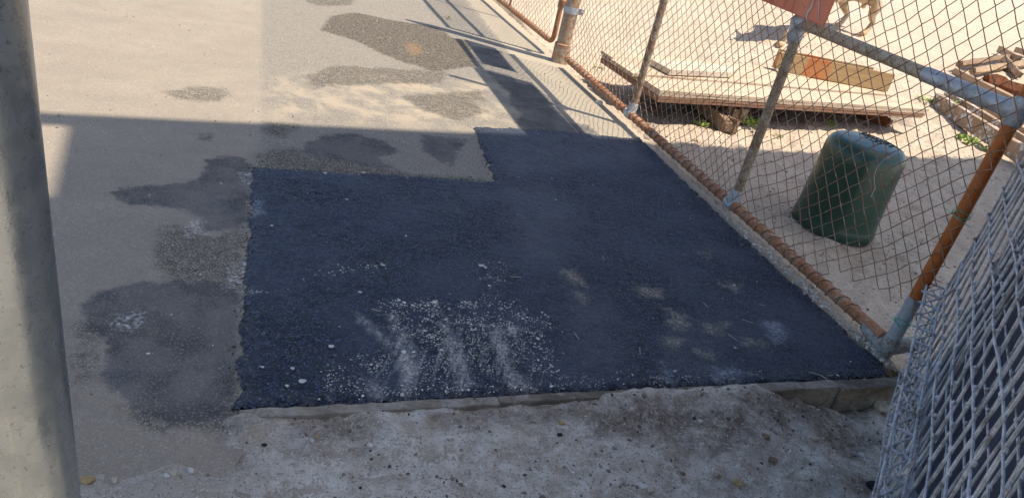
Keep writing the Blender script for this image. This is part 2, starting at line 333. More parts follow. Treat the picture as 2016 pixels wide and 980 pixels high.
# road sheet
rx = np.arange(-9, 1.7, .035); ry = np.arange(.3, 16, .035); X, Y = np.meshgrid(rx, ry); u, v = uv_t(X, Y); s = side_f(X, Y)
DARK = [[(1000, 160), (1048, 168), (1100, 205), (1060, 212), (1030, 232), (1005, 205)], [(1040, 236), (1160, 246), (1180, 268), (1050, 262)], [(925, 90), (985, 100), (1010, 140), (945, 125)], [(218, 378), (250, 368), (320, 365), (370, 360), (400, 345), (408, 315), (440, 306), (480, 312), (500, 330), (490, 420), (485, 450), (400, 455), (385, 420), (330, 408), (290, 405), (250, 405)],  # first three deepen the signs' cast shadows in the road colour; others are stains
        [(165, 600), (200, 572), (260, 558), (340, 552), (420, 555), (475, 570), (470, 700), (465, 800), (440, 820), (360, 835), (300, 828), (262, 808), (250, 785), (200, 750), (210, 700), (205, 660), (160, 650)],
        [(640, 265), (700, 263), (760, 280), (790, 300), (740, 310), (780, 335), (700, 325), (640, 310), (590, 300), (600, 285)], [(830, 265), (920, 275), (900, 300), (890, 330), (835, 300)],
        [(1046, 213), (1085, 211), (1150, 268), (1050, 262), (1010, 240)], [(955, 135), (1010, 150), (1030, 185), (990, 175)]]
MILD = [[(320, 445), (365, 445), (400, 465), (485, 455), (478, 530), (470, 570), (330, 545), (300, 500)], [(145, 685), (190, 680), (182, 745), (145, 760)],
        [(500, 305), (560, 290), (660, 312), (820, 345), (965, 352), (965, 362), (500, 332)], [(520, 240), (590, 245), (560, 272), (520, 262)],
        [(600, 150), (660, 130), (760, 135), (880, 140), (870, 165), (740, 165), (620, 172)], [(320, 182), (380, 170), (440, 172), (455, 185), (420, 202), (350, 195)],
        [(590, -5), (700, -5), (690, 12), (620, 12)], [(790, 190), (900, 180), (960, 220), (900, 240), (830, 215)], [(905, 180), (950, 180), (955, 200), (900, 200)], [(150, 640), (210, 640), (200, 670), (150, 668)],
        [(390, 262), (415, 262), (412, 276), (392, 274)], [(240, 800), (470, 800), (470, 850), (300, 850)]]
OIL = [[(650, 32), (700, 25), (760, 38), (860, 55), (905, 85), (905, 112), (850, 120), (800, 125), (750, 105), (700, 80), (632, 60)], [(800, 60), (920, 80), (940, 130), (850, 140), (770, 112)]]
RUST = [[(797, 86), (820, 84), (832, 104), (808, 110)]]
OLD = [[(515, -200), (513, 120), (512, 200), (505, 330), (980, 362), (935, 252), (1100, 262), (1080, 190), (1010, 110), (930, 20), (860, -80), (800, -200)]]
STRIP = [[(800, -200), (905, -20), (1000, 100), (1080, 195), (1170, 272), (1330, 300), (1120, 110), (960, -30), (860, -200)]]
CHALK = [[(215, 640), (250, 620), (280, 612), (270, 640), (235, 655)], [(455, 520), (480, 515), (475, 570), (455, 560)], [(470, 345), (495, 340), (490, 365), (475, 360)], [(370, 440), (395, 430), (400, 460), (375, 465)]]
FILM = [[(500, 150), (700, 130), (1000, 160), (1100, 250), (900, 262), (500, 240)]]
z = fbm(X, Y, .8, 40, 4) * .005 - .006 * np.clip(-s / .07, 0, 1)
rm = (s > -.075) & (v > -.42) & ~((v < .025) & (u > .03))
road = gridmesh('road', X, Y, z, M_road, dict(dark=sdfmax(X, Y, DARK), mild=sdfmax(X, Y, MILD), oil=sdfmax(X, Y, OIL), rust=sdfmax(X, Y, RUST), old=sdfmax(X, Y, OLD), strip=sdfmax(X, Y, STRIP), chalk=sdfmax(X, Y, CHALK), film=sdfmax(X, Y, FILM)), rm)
tag(road, kind='structure')

# fresh asphalt patch
PA = [G(497, 331), G(740, 344), G(975, 359), G(930, 250), G(1090, 258), G(1268, 266)]
pe = [FP(FLEN * t, 0, .045) for t in (.43, .6, .8, .985)]
PA = PA[:5] + [FP(fence_u(1268, 268, 0)[0], 0, .03)] + pe[1:] + [TR0 + TN * .0, TL0 + TN * .0]
PA = [p[:2] for p in PA]
ax_ = np.arange(-1.6, 1.75, .0085); ay_ = np.arange(1.2, 4.9, .0085); X, Y = np.meshgrid(ax_, ay_)
d = poly_sdf(X, Y, PA); rag = (fbm(X, Y, .05, 60, 3, .6)) * .022
d2 = d + rag
u, v = uv_t(X, Y); sf = side_f(X, Y)
hh = .013 * np.clip(d2 / .025, 0, 1) ** .5 + fbm(X, Y, .35, 70, 3) * .006 + fbm(X, Y, .02, 75, 2, .6) * .0035 - .001
hh += .035 * np.clip(1 - sf / .12, 0, 1) ** 2 * (d > 0)        # rolled up against the rail
SPECK = [[(735, 600), (830, 595), (1000, 600), (1090, 640), (1110, 690), (1070, 765), (900, 778), (800, 770), (790, 690), (735, 640)], [(735, 596), (990, 592), (1060, 620), (1060, 640), (990, 626), (740, 618)],
         [(630, 540), (700, 520), (770, 522), (745, 535), (640, 550)], [(930, 515), (990, 520), (990, 570), (950, 560)], [(640, 720), (760, 700), (800, 770), (640, 790)], [(760, 640), (830, 640), (860, 760), (790, 770)],
         [(960, 640), (1030, 640), (1060, 700), (1000, 720)], [(470, 580), (540, 570), (560, 580), (480, 590)], [(700, 770), (1100, 752), (1500, 735), (1500, 748), (1000, 778), (700, 790)]]
SMEAR = [[(962, 650), (978, 650), (992, 690), (1002, 722), (988, 726), (975, 690)], [(1000, 728), (1015, 740), (1045, 770), (1010, 772)], [(768, 628), (776, 630), (790, 672), (783, 676)], [(868, 642), (880, 645), (905, 690), (915, 720), (896, 712)], [(785, 660), (800, 665), (822, 745), (800, 780), (775, 700)], [(872, 640), (895, 680), (930, 760), (905, 770), (880, 700)], [(968, 655), (985, 680), (1010, 740), (1045, 772), (1005, 765), (985, 720)], [(730, 755), (742, 755), (748, 785), (736, 787)], [(992, 655), (1020, 650), (1015, 665)], [(700, 620), (712, 640), (770, 680), (765, 690)]]
BROWN = [[(1108, 535), (1140, 540), (1150, 565), (1118, 560)], [(1135, 582), (1152, 585), (1150, 598)], [(1248, 566), (1300, 575), (1296, 592), (1262, 586)], [(1310, 612), (1348, 625), (1360, 650), (1322, 655)],
         [(1380, 645), (1432, 645), (1420, 660), (1388, 660)], [(1302, 668), (1340, 672), (1340, 690), (1310, 690)], [(1460, 672), (1505, 680), (1490, 688), (1465, 684)], [(1420, 565), (1450, 565), (1445, 575)], [(1370, 500), (1400, 498), (1395, 508)], [(1360, 690), (1400, 700), (1390, 712)]]
PALE = [[(1497, 636), (1530, 640), (1552, 668), (1522, 682)], [(1400, 735), (1430, 730), (1468, 742), (1440, 756), (1405, 752)], [(1303, 722), (1320, 735), (1312, 752)], [(490, 400), (515, 398), (520, 425), (495, 430)]]
HAZE = [[(940, 258), (1250, 272), (1285, 325), (1000, 352)], [(1120, 560), (1230, 640), (1240, 730), (1130, 740)], [(985, 370), (1090, 380), (1150, 420), (1100, 520), (1040, 530), (1000, 450)], [(1340, 640), (1420, 680), (1380, 740), (1300, 730)]]  # first polygon puts the sunlit greying of the upper patch into the colour
FAN = [[(680, 700), (760, 650), (960, 640), (1050, 650), (1090, 760), (900, 778), (700, 785)]]
def loc(polys):     # signed distances of small shapes want a tighter grid than the road's
    return sdfmax(X, Y, polys)
patch = gridmesh('asphalt_patch', X, Y, hh, M_asph, dict(speck=loc(SPECK), smear=loc(SMEAR), brown=loc(BROWN), pale=loc(PALE), haze_m=loc(HAZE), fan=loc(FAN), edge=np.clip(d2, -.4, .4)), (d2 > -.009) & (v > -.006) & (sf > .012))
tag(patch, kind='structure')

# ------------------------------------------------------------------ timber edging
def blocks(mb, a, b, w_, h_, z0, n=26, jz=.0035):
    """a long board from a to b (top inner edge), w_ wide towards the camera, with a slightly worn outline"""
    t = np.linspace(0, 1, n); V = []; F = []
    for k, q in enumerate(t):
        p = a * (1 - q) + b * q; j = (RS.rand(4) - .5) * jz * 1.6
        for (o, zz) in ((0, z0 + j[0]), (w_ + j[2] * .8, z0 + j[1]), (w_ + j[3] * .8, z0 - h_), (0, z0 - h_)):
            V.append(p - TN * o + UP * zz)
        if k: i = 4 * (k - 1); F += [(i, i + 1, i + 5, i + 4), (i + 1, i + 2, i + 6, i + 5), (i + 2, i + 3, i + 7, i + 6), (i + 3, i, i + 4, i + 7)]
    F += [(0, 3, 2, 1), (4 * n - 4, 4 * n - 3, 4 * n - 2, 4 * n - 1)]; mb.add(V, F)
M_edge = mat_wood('weathered_grey_timber', (.18, .145, .11), (.29, .25, .20), (.10, .08, .06)); M_edge2 = mat_wood('pale_dusty_timber', (.26, .22, .17), (.37, .33, .275), (.15, .12, .09))
te = empty('timber_edging', TL0, 'long weathered timber edging board lying between the fresh asphalt and the foreground sand', 'edging')
A = lambda t: TL0 * (1 - t) + TR0 * t
for (a, b, w_, z0, m) in ((0, .315, .034, .009, M_edge2), (.3155, .60, .030, .010, M_edge), (.6005, .8775, .040, .007, M_edge2), (.80, 1.012, .052, .004, M_edge)):
    q = MB(); aa, bb = A(a), A(b)
    if a == .80: aa = A(.878)
    blocks(q, aa - TN * .004, bb - TN * .004, w_, .135, z0); q.build('board', m, te, bevel=.003)

# ------------------------------------------------------------------ chain link
def wav(u, v, seed, a=.006):
    r = np.random.RandomState(seed); o = 0
    for k in range(7):
        f = r.rand(2) * 9 + 1; o = o + np.sin(u * f[0] + v * f[1] + r.rand() * 6.28) * (r.rand() - .2)
    return o * a
def chain(P, N, nu, nv, w_, r, seed, keep=None, jit=.0022, wave=.006, bulge=.012, lattice=None, ns=5):
    """zigzag wires; P(u,v)->point array; one polyline per wire"""
    RR = np.random.RandomState(seed); V = []; Fq = []; base = 0
    JU = RR.randn(nu + 3, nv + 2) * jit; JV = RR.randn(nu + 3, nv + 2) * jit
    for k in range(nu):
        j = np.arange(nv + 1); c = k + ((j + k) % 2)
        if lattice: uu, vv = lattice(c, j)
        else: uu, vv = c * w_, j * w_
        uu = uu + JU[c, j]; vv = vv + JV[c, j]
        over = np.where((j + k) % 2 == 1, 1, -1) * r * 1.1
        U = []; W = []; O = []; T = []
        for q in range(nv):
            if keep is not None and not keep((uu[q] + uu[q + 1]) / 2, (vv[q] + vv[q + 1]) / 2):
                if len(U) > 3: yield_wire(V, Fq, P, N, U, W, O, r, ns, seed, wave, bulge)
                U, W, O = [], [], []; continue
            sg = 1 if (q + k) % 2 else -1
            if not U: U.append(uu[q] + over[q]); W.append(vv[q]); O.append(0)
            for f in (.14, .5, .86):
                U.append(uu[q] * (1 - f) + uu[q + 1] * f); W.append(vv[q] * (1 - f) + vv[q + 1] * f); O.append(sg * r * 1.05)
            U.append(uu[q + 1] + over[q + 1]); W.append(vv[q + 1]); O.append(0)
        if len(U) > 3: yield_wire(V, Fq, P, N, U, W, O, r, ns, seed, wave, bulge)
    VV = []; FF = []; b = 0
    for vv_, ff_ in zip(V, Fq): VV.append(vv_); FF.append(ff_ + b); b += len(vv_)
    return np.concatenate(VV), np.concatenate(FF)
def yield_wire(V, Fq, P, N, U, W, O, r, ns, seed, wave, bulge):
    U = np.array(U); W = np.array(W); O = np.array(O)
    du = wav(U, W, seed, wave); dv = wav(U, W, seed + 1, wave); dn = wav(U, W, seed + 2, bulge)
    pts = P(U + du, W + dv) + N[None] * (O + dn)[:, None]
    t = np.gradient(pts, axis=0); t /= np.linalg.norm(t, axis=1)[:, None]
    a = N[None] - t * (t @ N)[:, None]; a /= np.linalg.norm(a, axis=1)[:, None]; b = np.cross(t, a)
    q = np.arange(ns) * 2 * math.pi / ns
    ring = pts[:, None] + r * (a[:, None] * np.cos(q)[None, :, None] + b[:, None] * np.sin(q)[None, :, None])
    m = len(pts); i = (np.arange(m - 1)[:, None] * ns + np.arange(ns)[None]); i2 = (np.arange(m - 1)[:, None] * ns + (np.arange(ns)[None] + 1) % ns)
    V.append(ring.reshape(-1, 3)); Fq.append(np.stack([i, i2, i2 + ns, i + ns], -1).reshape(-1, 4))
def build_np(name, V, F, mat, parent, smooth=True):
    V = V - root_loc(parent)
    me = bpy.data.meshes.new(name); me.vertices.add(len(V)); me.vertices.foreach_set('co', V.reshape(-1).astype(np.float32))
    me.loops.add(F.size); me.loops.foreach_set('vertex_index', F.reshape(-1).astype(np.int32)); me.polygons.add(len(F))
    me.polygons.foreach_set('loop_start', np.arange(0, F.size, 4, dtype=np.int32)); me.update(calc_edges=True)
    me.polygons.foreach_set('use_smooth', np.ones(len(F), bool)); me.materials.append(mat)
    o = bpy.data.objects.new(name, me); COL.objects.link(o); o.parent = parent; return o
def pipe(name, pts, r, mat, parent, n=16, jit=0.0, seg=.0, cap=True):
    pts = np.asarray(pts, float)
    if seg and len(pts) == 2:
        m = max(2, int(np.linalg.norm(pts[1] - pts[0]) / seg)); t = np.linspace(0, 1, m)[:, None]; pts = pts[0] * (1 - t) + pts[1] * t
    q = MB(); q.tube(pts, r, n, cap, jit); return q.build(name, mat, parent, smooth=True)

# measured positions on the fence
u1 = fence_u(1240, 222, 0)[0]; u2 = fence_u(1441, 396, 0)[0]; uC, hC = fence_u(2006, 222, 0); _, hM2 = fence_u(1575, 45, 0)
HT = 2.0; RH = .08; RM = hM2
print('fence', FLEN, u1, u2, uC, hM2, hC, 'FE', FE)
HMC = hC
def rail_h(u, off=0): return RM + (HMC - RM) * (u - u2) / (FLEN - u2) + off
fg = empty('chain_link_fence', P0, 'long rusty chain link fence panel with wire-wrapped bottom rail, beside the black asphalt', 'fence')
pipe('bottom_rail', [FP(.055, RH), FP(FLEN - .04, RH)], .0245, M_railrust, fg, seg=.05, jit=.03)
pipe('mid_rail', [FP(.05, rail_h(.05)), FP(u1, rail_h(u1))], .0245, M_midrail, fg, seg=.2)
pipe('mid_rail', [FP(u1 + .03, rail_h(u1) + .075), FP(u2 - .015, rail_h(u2) + .075)], .0245, M_midrail, fg, seg=.2)
pipe('mid_rail', [FP(u2, rail_h(u2)), FP(FLEN - .28, rail_h(FLEN - .28))], .0245, M_midrail, fg, seg=.2)
pipe('rail_sleeve', [FP(FLEN - .40, rail_h(FLEN - .4)), FP(FLEN - .03, rail_h(FLEN))], .0285, M_galv, fg, seg=.1)
pipe('top_rail', [FP(.05, HT), FP(FLEN + .02, HT)], .0245, M_midrail, fg, seg=.3)
for uu, top in ((u1, 2.75), (u2, 2.75)):
    pipe('picket', [FP(uu, RH + .03, -.012), FP(uu, top, -.012)], .024, M_picket, fg, seg=.1)
    q = MB(); c = FP(uu, RH); q.tube([c - FE * .035, c - FE * .018, c + FE * .018, c + FE * .035], [.030, .0335, .0335, .030], 16)
    q.tube([c, c + UP * .055 - FN * .01, c + UP * .075 - FN * .012], [.031, .033, .029], 14); q.tube([c - FN * .03 + UP * .03, c + FN * .045 + UP * .03], .006, 8)
    q.build('clamp', M_galv, fg, smooth=True)
c = FP(u2, rail_h(u2)); q = MB(); q.tube([c - FE * .03, c - FE * .02, c + FE * .02, c + FE * .05], [.031, .037, .037, .031], 16); q.tube([c - UP * .085, c - UP * .07, c - UP * .01], [.029, .036, .034], 16); q.build('tee_joint', M_galv, fg, smooth=True)
c = FP(u1, rail_h(u1)); q = MB(); q.tube([c - FE * .05, c - FE * .02, c + FE * .02, c + FE * .05], [.031, .037, .037, .031], 16); q.tube([c - UP * .085, c - UP * .07, c - UP * .01], [.029, .036, .034], 16); q.build('tee_joint', M_galv, fg, smooth=True)
def fkeep(u, v):
    if u > FLEN - .42: return v > .10 + .25 * max(0, (u - FLEN + .42)) * (1 + .5 * math.sin(u * 40))
    return True
WC = .0375; nu = int((FLEN + .05) / WC)
V, F = chain(lambda a, b: P0[None] + FE[None] * (a + .05)[:, None] + UP[None] * (b + .085)[:, None] + FN[None] * .032, FN, nu, 51, WC, .0018, 5, fkeep, wave=.007)
tag(build_np('chain_link_mesh', V, F, M_wire, fg), kind='stuff')
# spiral ties round the bottom rail
tm = MB(); a = np.linspace(0, 1.12, 17) * 2 * math.pi
tm.tube([FE * (t * .011 - .03) + (FN * math.cos(t) + UP * math.sin(t)) * .0272 for t in a] , .0022, 5)
proto = tm.build('wire_tie', M_wire, None, smooth=True); proto.parent = fg; proto.location = tuple(FP(.11, RH) - P0)
for k in range(1, int((FLEN - .22) / .062)):
    o = proto.copy(); COL.objects.link(o); o.parent = fg; o.location = tuple(FP(.11 + k * .062 + RS.rand() * .012, RH) - P0)
    o.rotation_euler = (0, 0, (RS.rand() - .5) * .25)
# orange stile
og = fg
pipe('stile', [FP(FLEN, .27, .0), FP(FLEN, 2.0, .0)], .0235, M_orange, fg, seg=.1)
pipe('stile_sleeve', [FP(FLEN, .03), FP(FLEN, .29)], .0265, M_galv, fg, seg=.05)
c = FP(FLEN, HMC); q = MB(); q.tube([c - FE * .06, c - FE * .045, c], [.029, .033, .031], 16); q.tube([c - UP * .045, c - UP * .035, c + UP * .035, c + UP * .05], [.027, .031, .031, .027], 16); q.build('tee_joint', M_galv, fg, smooth=True)
M_elbow = mat_plain('grimy_elbow', (.27, .26, .24), (.42, .42, .41), .75, 26, .004, .0, spot=(.2, .17, .13), spotamt=.5)
c = FP(FLEN, .05); q = MB(); q.tube([c - FE * .13 + UP * .02, c - FE * .06 + UP * .005, c - FE * .015 - UP * .005, c + UP * .02, c + UP * .06], [.029, .034, .038, .036, .03], 14)
q.tube([c + UP * .01, c - FN * .07 + UP * .02, c - FN * .15 + UP * .03], [.03, .031, .027], 12); q.tube([c - FE * .06 + FN * .03, c - FE * .06 - FN * .05 + UP * .02], .008, 8); q.tube([c + UP * .01 + FN * .02, c - UP * .07 + FN * .01], [.03, .026], 10)
q.build('elbow_fitting', M_elbow, fg, smooth=True)

# post with clamp
PB = G(1101, 122); ph = 2.95
pg = empty('fence_post', PB, 'thick round rust streaked post with a band clamp, between the two rusty mesh panels', 'post')
pipe('shaft', [PB - UP * .05, PB + UP * .13, PB + UP * 2.5, PB + UP * ph + nrm(np.array([-1, .1, 0])) * .02], [.057, .057, .057, .015], M_postrust, pg, 24)
pipe('base_collar', [PB - UP * .02, PB + UP * .02, PB + UP * .15, PB + UP * .155], [.068, .070, .069, .06], M_postrust, pg, 24)
cz = .42; q = MB(); q.tube([PB + UP * (cz - .025), PB + UP * (cz + .025)], .062, 24); q.box(PB + UP * cz + np.array([.075, -.01, 0]), (.05, 0, 0), (0, .014, 0), (0, 0, .045)); q.tube([PB + UP * cz + np.array([.085, -.05, 0]), PB + UP * cz + np.array([.085, .03, 0])], .012, 8)
q.build('band_clamp', M_galv, pg, smooth=True)

# left gate leaf
GA = G(1088, 84, .11); GB = G(976, -6, .11); GE = nrm(GB - GA); GL = 2.6; GA0 = GA * [1, 1, 0]
gN = np.array([-GE[1], GE[0], 0]); gN = gN if gN[0] < 0 else -gN
GPt = lambda u, v, o=0.: GA0 + GE * u + UP * v + gN * o
gg = empty('chain_link_gate', GA0, 'farther rusty mesh gate leaf with a rounded bottom corner, hung left of the thick post', 'gate')
cr = [GPt(.07 - .07 * math.sin(t), .11 + .07 - .07 * math.cos(t)) for t in np.linspace(0, math.pi / 2, 8)]
gp = [GPt(u, .11) for u in np.linspace(GL, .1, 40)] + cr + [GPt(0, h) for h in np.linspace(.25, 2.0, 20)]
pipe('frame', gp, .021, M_railrust, gg, jit=.02)
pipe('mid_rail', [GPt(0, 1.3), GPt(GL, 1.3)], .021, M_midrail, gg, seg=.3); pipe('top_rail', [GPt(0, 2.0), GPt(GL, 2.0)], .021, M_midrail, gg, seg=.3)
ug = np.dot(onplane(1003, 16, GA0, gN) - GA0, GE)
for k in range(3): pipe('picket', [GPt(ug + k * .85, .12), GPt(ug + k * .85, 2.0)], .013, M_picket, gg, 10, seg=.2)
q = MB(); c = GPt(0, .44); q.tube([c - UP * .05, c - UP * .04, c + UP * .04, c + UP * .05], [.024, .029, .029, .024], 14); q.box(c - GE * .04, GE * .05, gN * .03, UP * .035); q.build('hinge', M_railrust, gg, smooth=True)
V, F = chain(lambda a, b: GA0[None] + GE[None] * (a + .03)[:, None] + UP[None] * (b + .12)[:, None] + gN[None] * .026, gN, 68, 50, .0375, .00155, 50, wave=.009)
tag(build_np('chain_link_mesh', V, F, M_wire, gg), kind='stuff')
tm = MB(); tm.tube([GE * (t * .006 - .015) + (gN * math.cos(t) + UP * math.sin(t)) * .0235 for t in a], .0022, 5)
proto = tm.build('wire_tie', M_wire, None, smooth=True); proto.parent = gg; proto.location = tuple(GPt(.12, .11) - GA0)
for k in range(1, 40):
    o = proto.copy(); COL.objects.link(o); o.parent = gg; o.location = tuple(GPt(.12 + k * .06, .11) - GA0)

# ------------------------------------------------------------------ signs on the fence
def mat_sign():
    n = NT('faded_red_sign', .55, spec=.4)
    c = n.mix(n.ramp(n.noise(7, 4), .3, .7), (.60, .15, .075), (.68, .22, .12)); c = n.mix(n.ramp(n.noise(2.4, 5, .7, n.mapv((8, 8, .9))), .5, .68, 0, .6), c, (.22, .07, .05))
    return n.done(c, None, n.bump(n.noise(60, 4), .001, .5))
M_sign = mat_sign(); M_streak = mat_plain('pale_drip', (.50, .30, .25), (.62, .44, .38), .7, 30, .0005); M_signback = mat_plain('grey_sign', (.5, .5, .5), (.6, .6, .6), .6)
def panel(name, u0, u1_, z0, z1, o, th, mat, label):
    c = FP((u0 + u1_) / 2, (z0 + z1) / 2, o); e = empty(name, FP((u0 + u1_) / 2, z0, o), label, 'sign')
    q = MB(); q.box(c, FE * (u1_ - u0), FN * th, UP * (z1 - z0)); q.build('panel', mat, e, bevel=.004); return e
pq = onplane(1620, 52, FP(0, 0, .054), FN); us, zs = np.dot(pq - P0, FE), pq[2]; us1 = 0
def shadow_to_fence(px, py, o=.05):
    p = G(px, py); q = FP(0, 0, o); t = np.dot(q - p, FN) / np.dot(SUN, FN); r = p + SUN * t; return np.dot(r - P0, FE), r[2]
S4 = [shadow_to_fence(*p) for p in ((916, 79), (979, 96), (1017, 144), (949, 123))]; SBG = [shadow_to_fence(*p) for p in ((944, 133), (1051, 167), (1140, 262), (1038, 272))]
print('small sign', S4, 'big', SBG, 'sign right', us, zs, us1)
sg = panel('sign', (SBG[0][0] + SBG[1][0]) / 2, us, zs, SBG[3][1], .048, .012, M_sign, 'faded red metal sign with pale drip streaks, its lower corner hanging over the fence rail')
def drip(px, w_):
    pts = [onplane(x, y, FP(0, 0, .0555), FN) for x, y in px]; q = MB(); V = []; F = []
    for k, (p, ww) in enumerate(zip(pts, w_)):
        for sx in (-1, 1):
            for on in (0, .0012): V.append(p + FE * sx * ww / 2 + FN * on)
        if k: i = 4 * (k - 1); F += [(i + 1, i + 3, i + 7, i + 5), (i, i + 1, i + 5, i + 4), (i + 2, i + 6, i + 7, i + 3)]
    F += [(0, 2, 3, 1)]; q.add(V, F); q.build('paint_drip', M_streak, sg)
drip([(1604, -20), (1602, 2), (1598, 14), (1591, 24), (1588, 32), (1588, 40)], [.012, .013, .016, .018, .012, .008])
drip([(1613, -20), (1613, 5), (1612, 20), (1612, 40)], [.007, .008, .010, .006]); drip([(1562, -20), (1562, 0), (1572, 6), (1580, 8), (1584, 18)], [.006, .009, .01, .008, .004]); drip([(1608, -6), (1622, 6)], [.006, .006])
e2 = panel('sign', (S4[0][0] + S4[1][0]) / 2, (S4[2][0] + S4[3][0]) / 2, (S4[1][1] + S4[2][1]) / 2, (S4[0][1] + S4[3][1]) / 2, .05, .006, M_signback, 'small grey sign panel wired high on the fence beside the thick post')
FENCE_SIGN2 = e2
# ------------------------------------------------------------------ far-side yard
def board(mb, a, b, wv, th, nseg=8, jz=.002):
    """board with its top edge line a->b, width vector wv, thickness th downwards"""
    a, b, wv = map(np.asarray, (a, b, wv)); V = []; F = []
    for k in range(nseg):
        q = k / (nseg - 1); p = a * (1 - q) + b * q; j = (RS.rand(4) - .5) * jz * 1.6
        V += [p + UP * j[0], p + wv + UP * j[1], p + wv - UP * (th + j[2]), p - UP * (th + j[3])]
        if k: i = 4 * (k - 1); F += [(i, i + 1, i + 5, i + 4), (i + 1, i + 2, i + 6, i + 5), (i + 2, i + 3, i + 7, i + 6), (i + 3, i, i + 4, i + 7)]
    n = nseg; F += [(0, 3, 2, 1), (4 * n - 4, 4 * n - 3, 4 * n - 2, 4 * n - 1)]; mb.add(V, F); return mb
def ang(v): return math.atan2(v[1], v[0])
def wood_mat_dir(name, c1, c2, c3, d, sc_=1.0):
    n = NT(name, .85, spec=.25)
    m1 = n.t.nodes.new('ShaderNodeMapping'); m1.inputs['Rotation'].default_value = (0, 0, -ang(d)); n.L(n.co, m1.inputs['Vector'])
    m2 = n.t.nodes.new('ShaderNodeMapping'); m2.inputs['Scale'].default_value = (2 * sc_, 30 * sc_, 30 * sc_); n.L(m1.outputs[0], m2.inputs['Vector']); v = m2.outputs[0]
    g = n.noise(1, 6, .65, v, dist=.5); g2 = n.noise(3, 4, .6, v)
    c = n.mix(n.ramp(g, .3, .7), c1, c2); c = n.mix(n.ramp(g2, .55, .72, 0, .7), c, c3); c = n.mix(n.ramp(n.noise(3, 4), .5, .75, 0, .35), c, tuple(k * .65 for k in c1))
    return n.done(c, None, n.bump(g, .004, .7))
SH = .235
a0 = G(1300, 178, SH); b0 = G(1830, 216, SH); a1 = G(1183, 101, SH); dS = nrm(b0 - a0); wS = a1 - a0
M_sheet = wood_mat_dir('weathered_pink_board', (.47, .36, .25), (.62, .49, .36), (.33, .20, .13), dS)
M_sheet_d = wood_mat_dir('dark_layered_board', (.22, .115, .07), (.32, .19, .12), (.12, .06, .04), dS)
st = empty('board_stack', (*a0[:2], 0), 'stack of long weathered reddish boards lying raised over dark gap behind the fence', 'boards')
L_ = np.linalg.norm(b0 - a0)
ww = np.linalg.norm(wS)
q = MB(); board(q, a0, b0, wS * .33, .018, 12); q.build('plank', M_sheet, st)
c0 = a0 + wS * .34; c1 = G(1752, 186, SH + .012); q = MB(); board(q, c0 + UP * .014 - dS * .05, c0 + UP * .014 + dS * (np.dot(c1 - c0, dS)), wS * .38, .02, 12); q.build('plank', M_sheet, st)
q = MB(); board(q, a0 + wS * .735 + UP * .006, a0 + wS * .735 + UP * .006 + dS * L_ * .62, wS * .265, .02, 12); q.build('plank', M_sheet, st)
for k in range(3):
    q = MB(); o = -.021 * (k + 1) + .0; sh = (RS.rand(2) - .5) * .05
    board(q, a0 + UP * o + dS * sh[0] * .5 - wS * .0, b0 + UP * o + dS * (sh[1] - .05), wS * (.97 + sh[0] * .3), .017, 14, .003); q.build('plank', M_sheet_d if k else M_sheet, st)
# small plank on it
def thing_box(name, pts, h, th, mat, label, cat, bevel=.003, group=None):
    P = [G(x, y, h) for x, y in pts]; c = sum(P) / len(P); V = P + [p - UP * th for p in P]; n = len(P)
    q = MB(); q.add(V, [tuple(range(n))[::-1], tuple(range(n, 2 * n))] + [(i, (i + 1) % n, n + (i + 1) % n, n + i) for i in range(n)])
    o = q.build(name, mat, None, bevel=bevel, origin=(c[0], c[1], h - th)); tag(o, label, cat, group); return o
M_plank2 = wood_mat_dir('bleached_board', (.5, .42, .33), (.6, .52, .42), (.38, .30, .23), dS)
thing_box('wood_offcut', [(1282, 117), (1320, 137), (1440, 143), (1455, 131), (1330, 120)], SH + .062, .042, M_plank2, 'short bleached offcut lying on top of the board stack near its left end', 'wood')
# channel beam with orange paint
def mat_beam():
    n = NT('plywood_orange_paint', .7, spec=.3); x = n.sepz(0); g = n.noise(2, 5, .6, n.mapv((3, 30, 30)))
    c = n.mix(n.ramp(g, .3, .7), (.36, .235, .11), (.46, .32, .165)); v = n.math('MULTIPLY_ADD', n.noise(9, 4), .16, x)
    m = n.math('MULTIPLY', n.ramp(v, -.26, -.20), n.ramp(v, .02, -.05)); c = n.mix(n.math('MULTIPLY', m, n.ramp(n.noise(7, 4, .6), .3, .7, .3, .95)), c, (.50, .12, .018))
    c = n.mix(n.ramp(v, -.45, -.55), c, (.52, .15, .025)); return n.done(c, None, n.bump(g, .002, .5))
bh = SH + .175; b_a = G(1553, 106, bh); b_b = G(1762, 147, bh); bd = nrm(b_b - b_a); bn = np.array([-bd[1], bd[0], 0]); bL = np.linalg.norm(b_b - b_a)
cb = (b_a + b_b) / 2; be = bpy.data.objects.new('channel_beam', None); COL.objects.link(be); be.location = (cb[0], cb[1], SH + .016); be.rotation_euler = (0, 0, ang(bd)); tag(be, 'light plywood channel beam with an orange painted band, lying on the board stack', 'beam')
MBm = mat_beam()
def lbox(name, cx_, cy_, cz_, lx, ly, lz, mat, par, tilt=0):
    q = MB(); q.box((cx_, cy_, cz_), (lx, 0, 0), (0, ly, 0), (0, 0, lz)); me_v = np.concatenate(q.v); me = bpy.data.meshes.new(name); me.from_pydata(me_v.tolist(), [], q.f); me.materials.append(mat)
    o = bpy.data.objects.new(name, me); COL.objects.link(o); o.parent = par; md = o.modifiers.new('bevel', 'BEVEL'); md.width = .002; md.segments = 2; return o
lbox('front_board', 0, 0, .082, bL, .014, .155, MBm, be); lbox('back_board', -.10, .10, .085, bL * .90, .014, .16, MBm, be); lbox('bottom_board', -.01, .042, .006, bL * .99, .070, .012, MBm, be)
lbox('end_block', -bL / 2 - .03, .065, .08, .05, .06, .14, MBm, be)

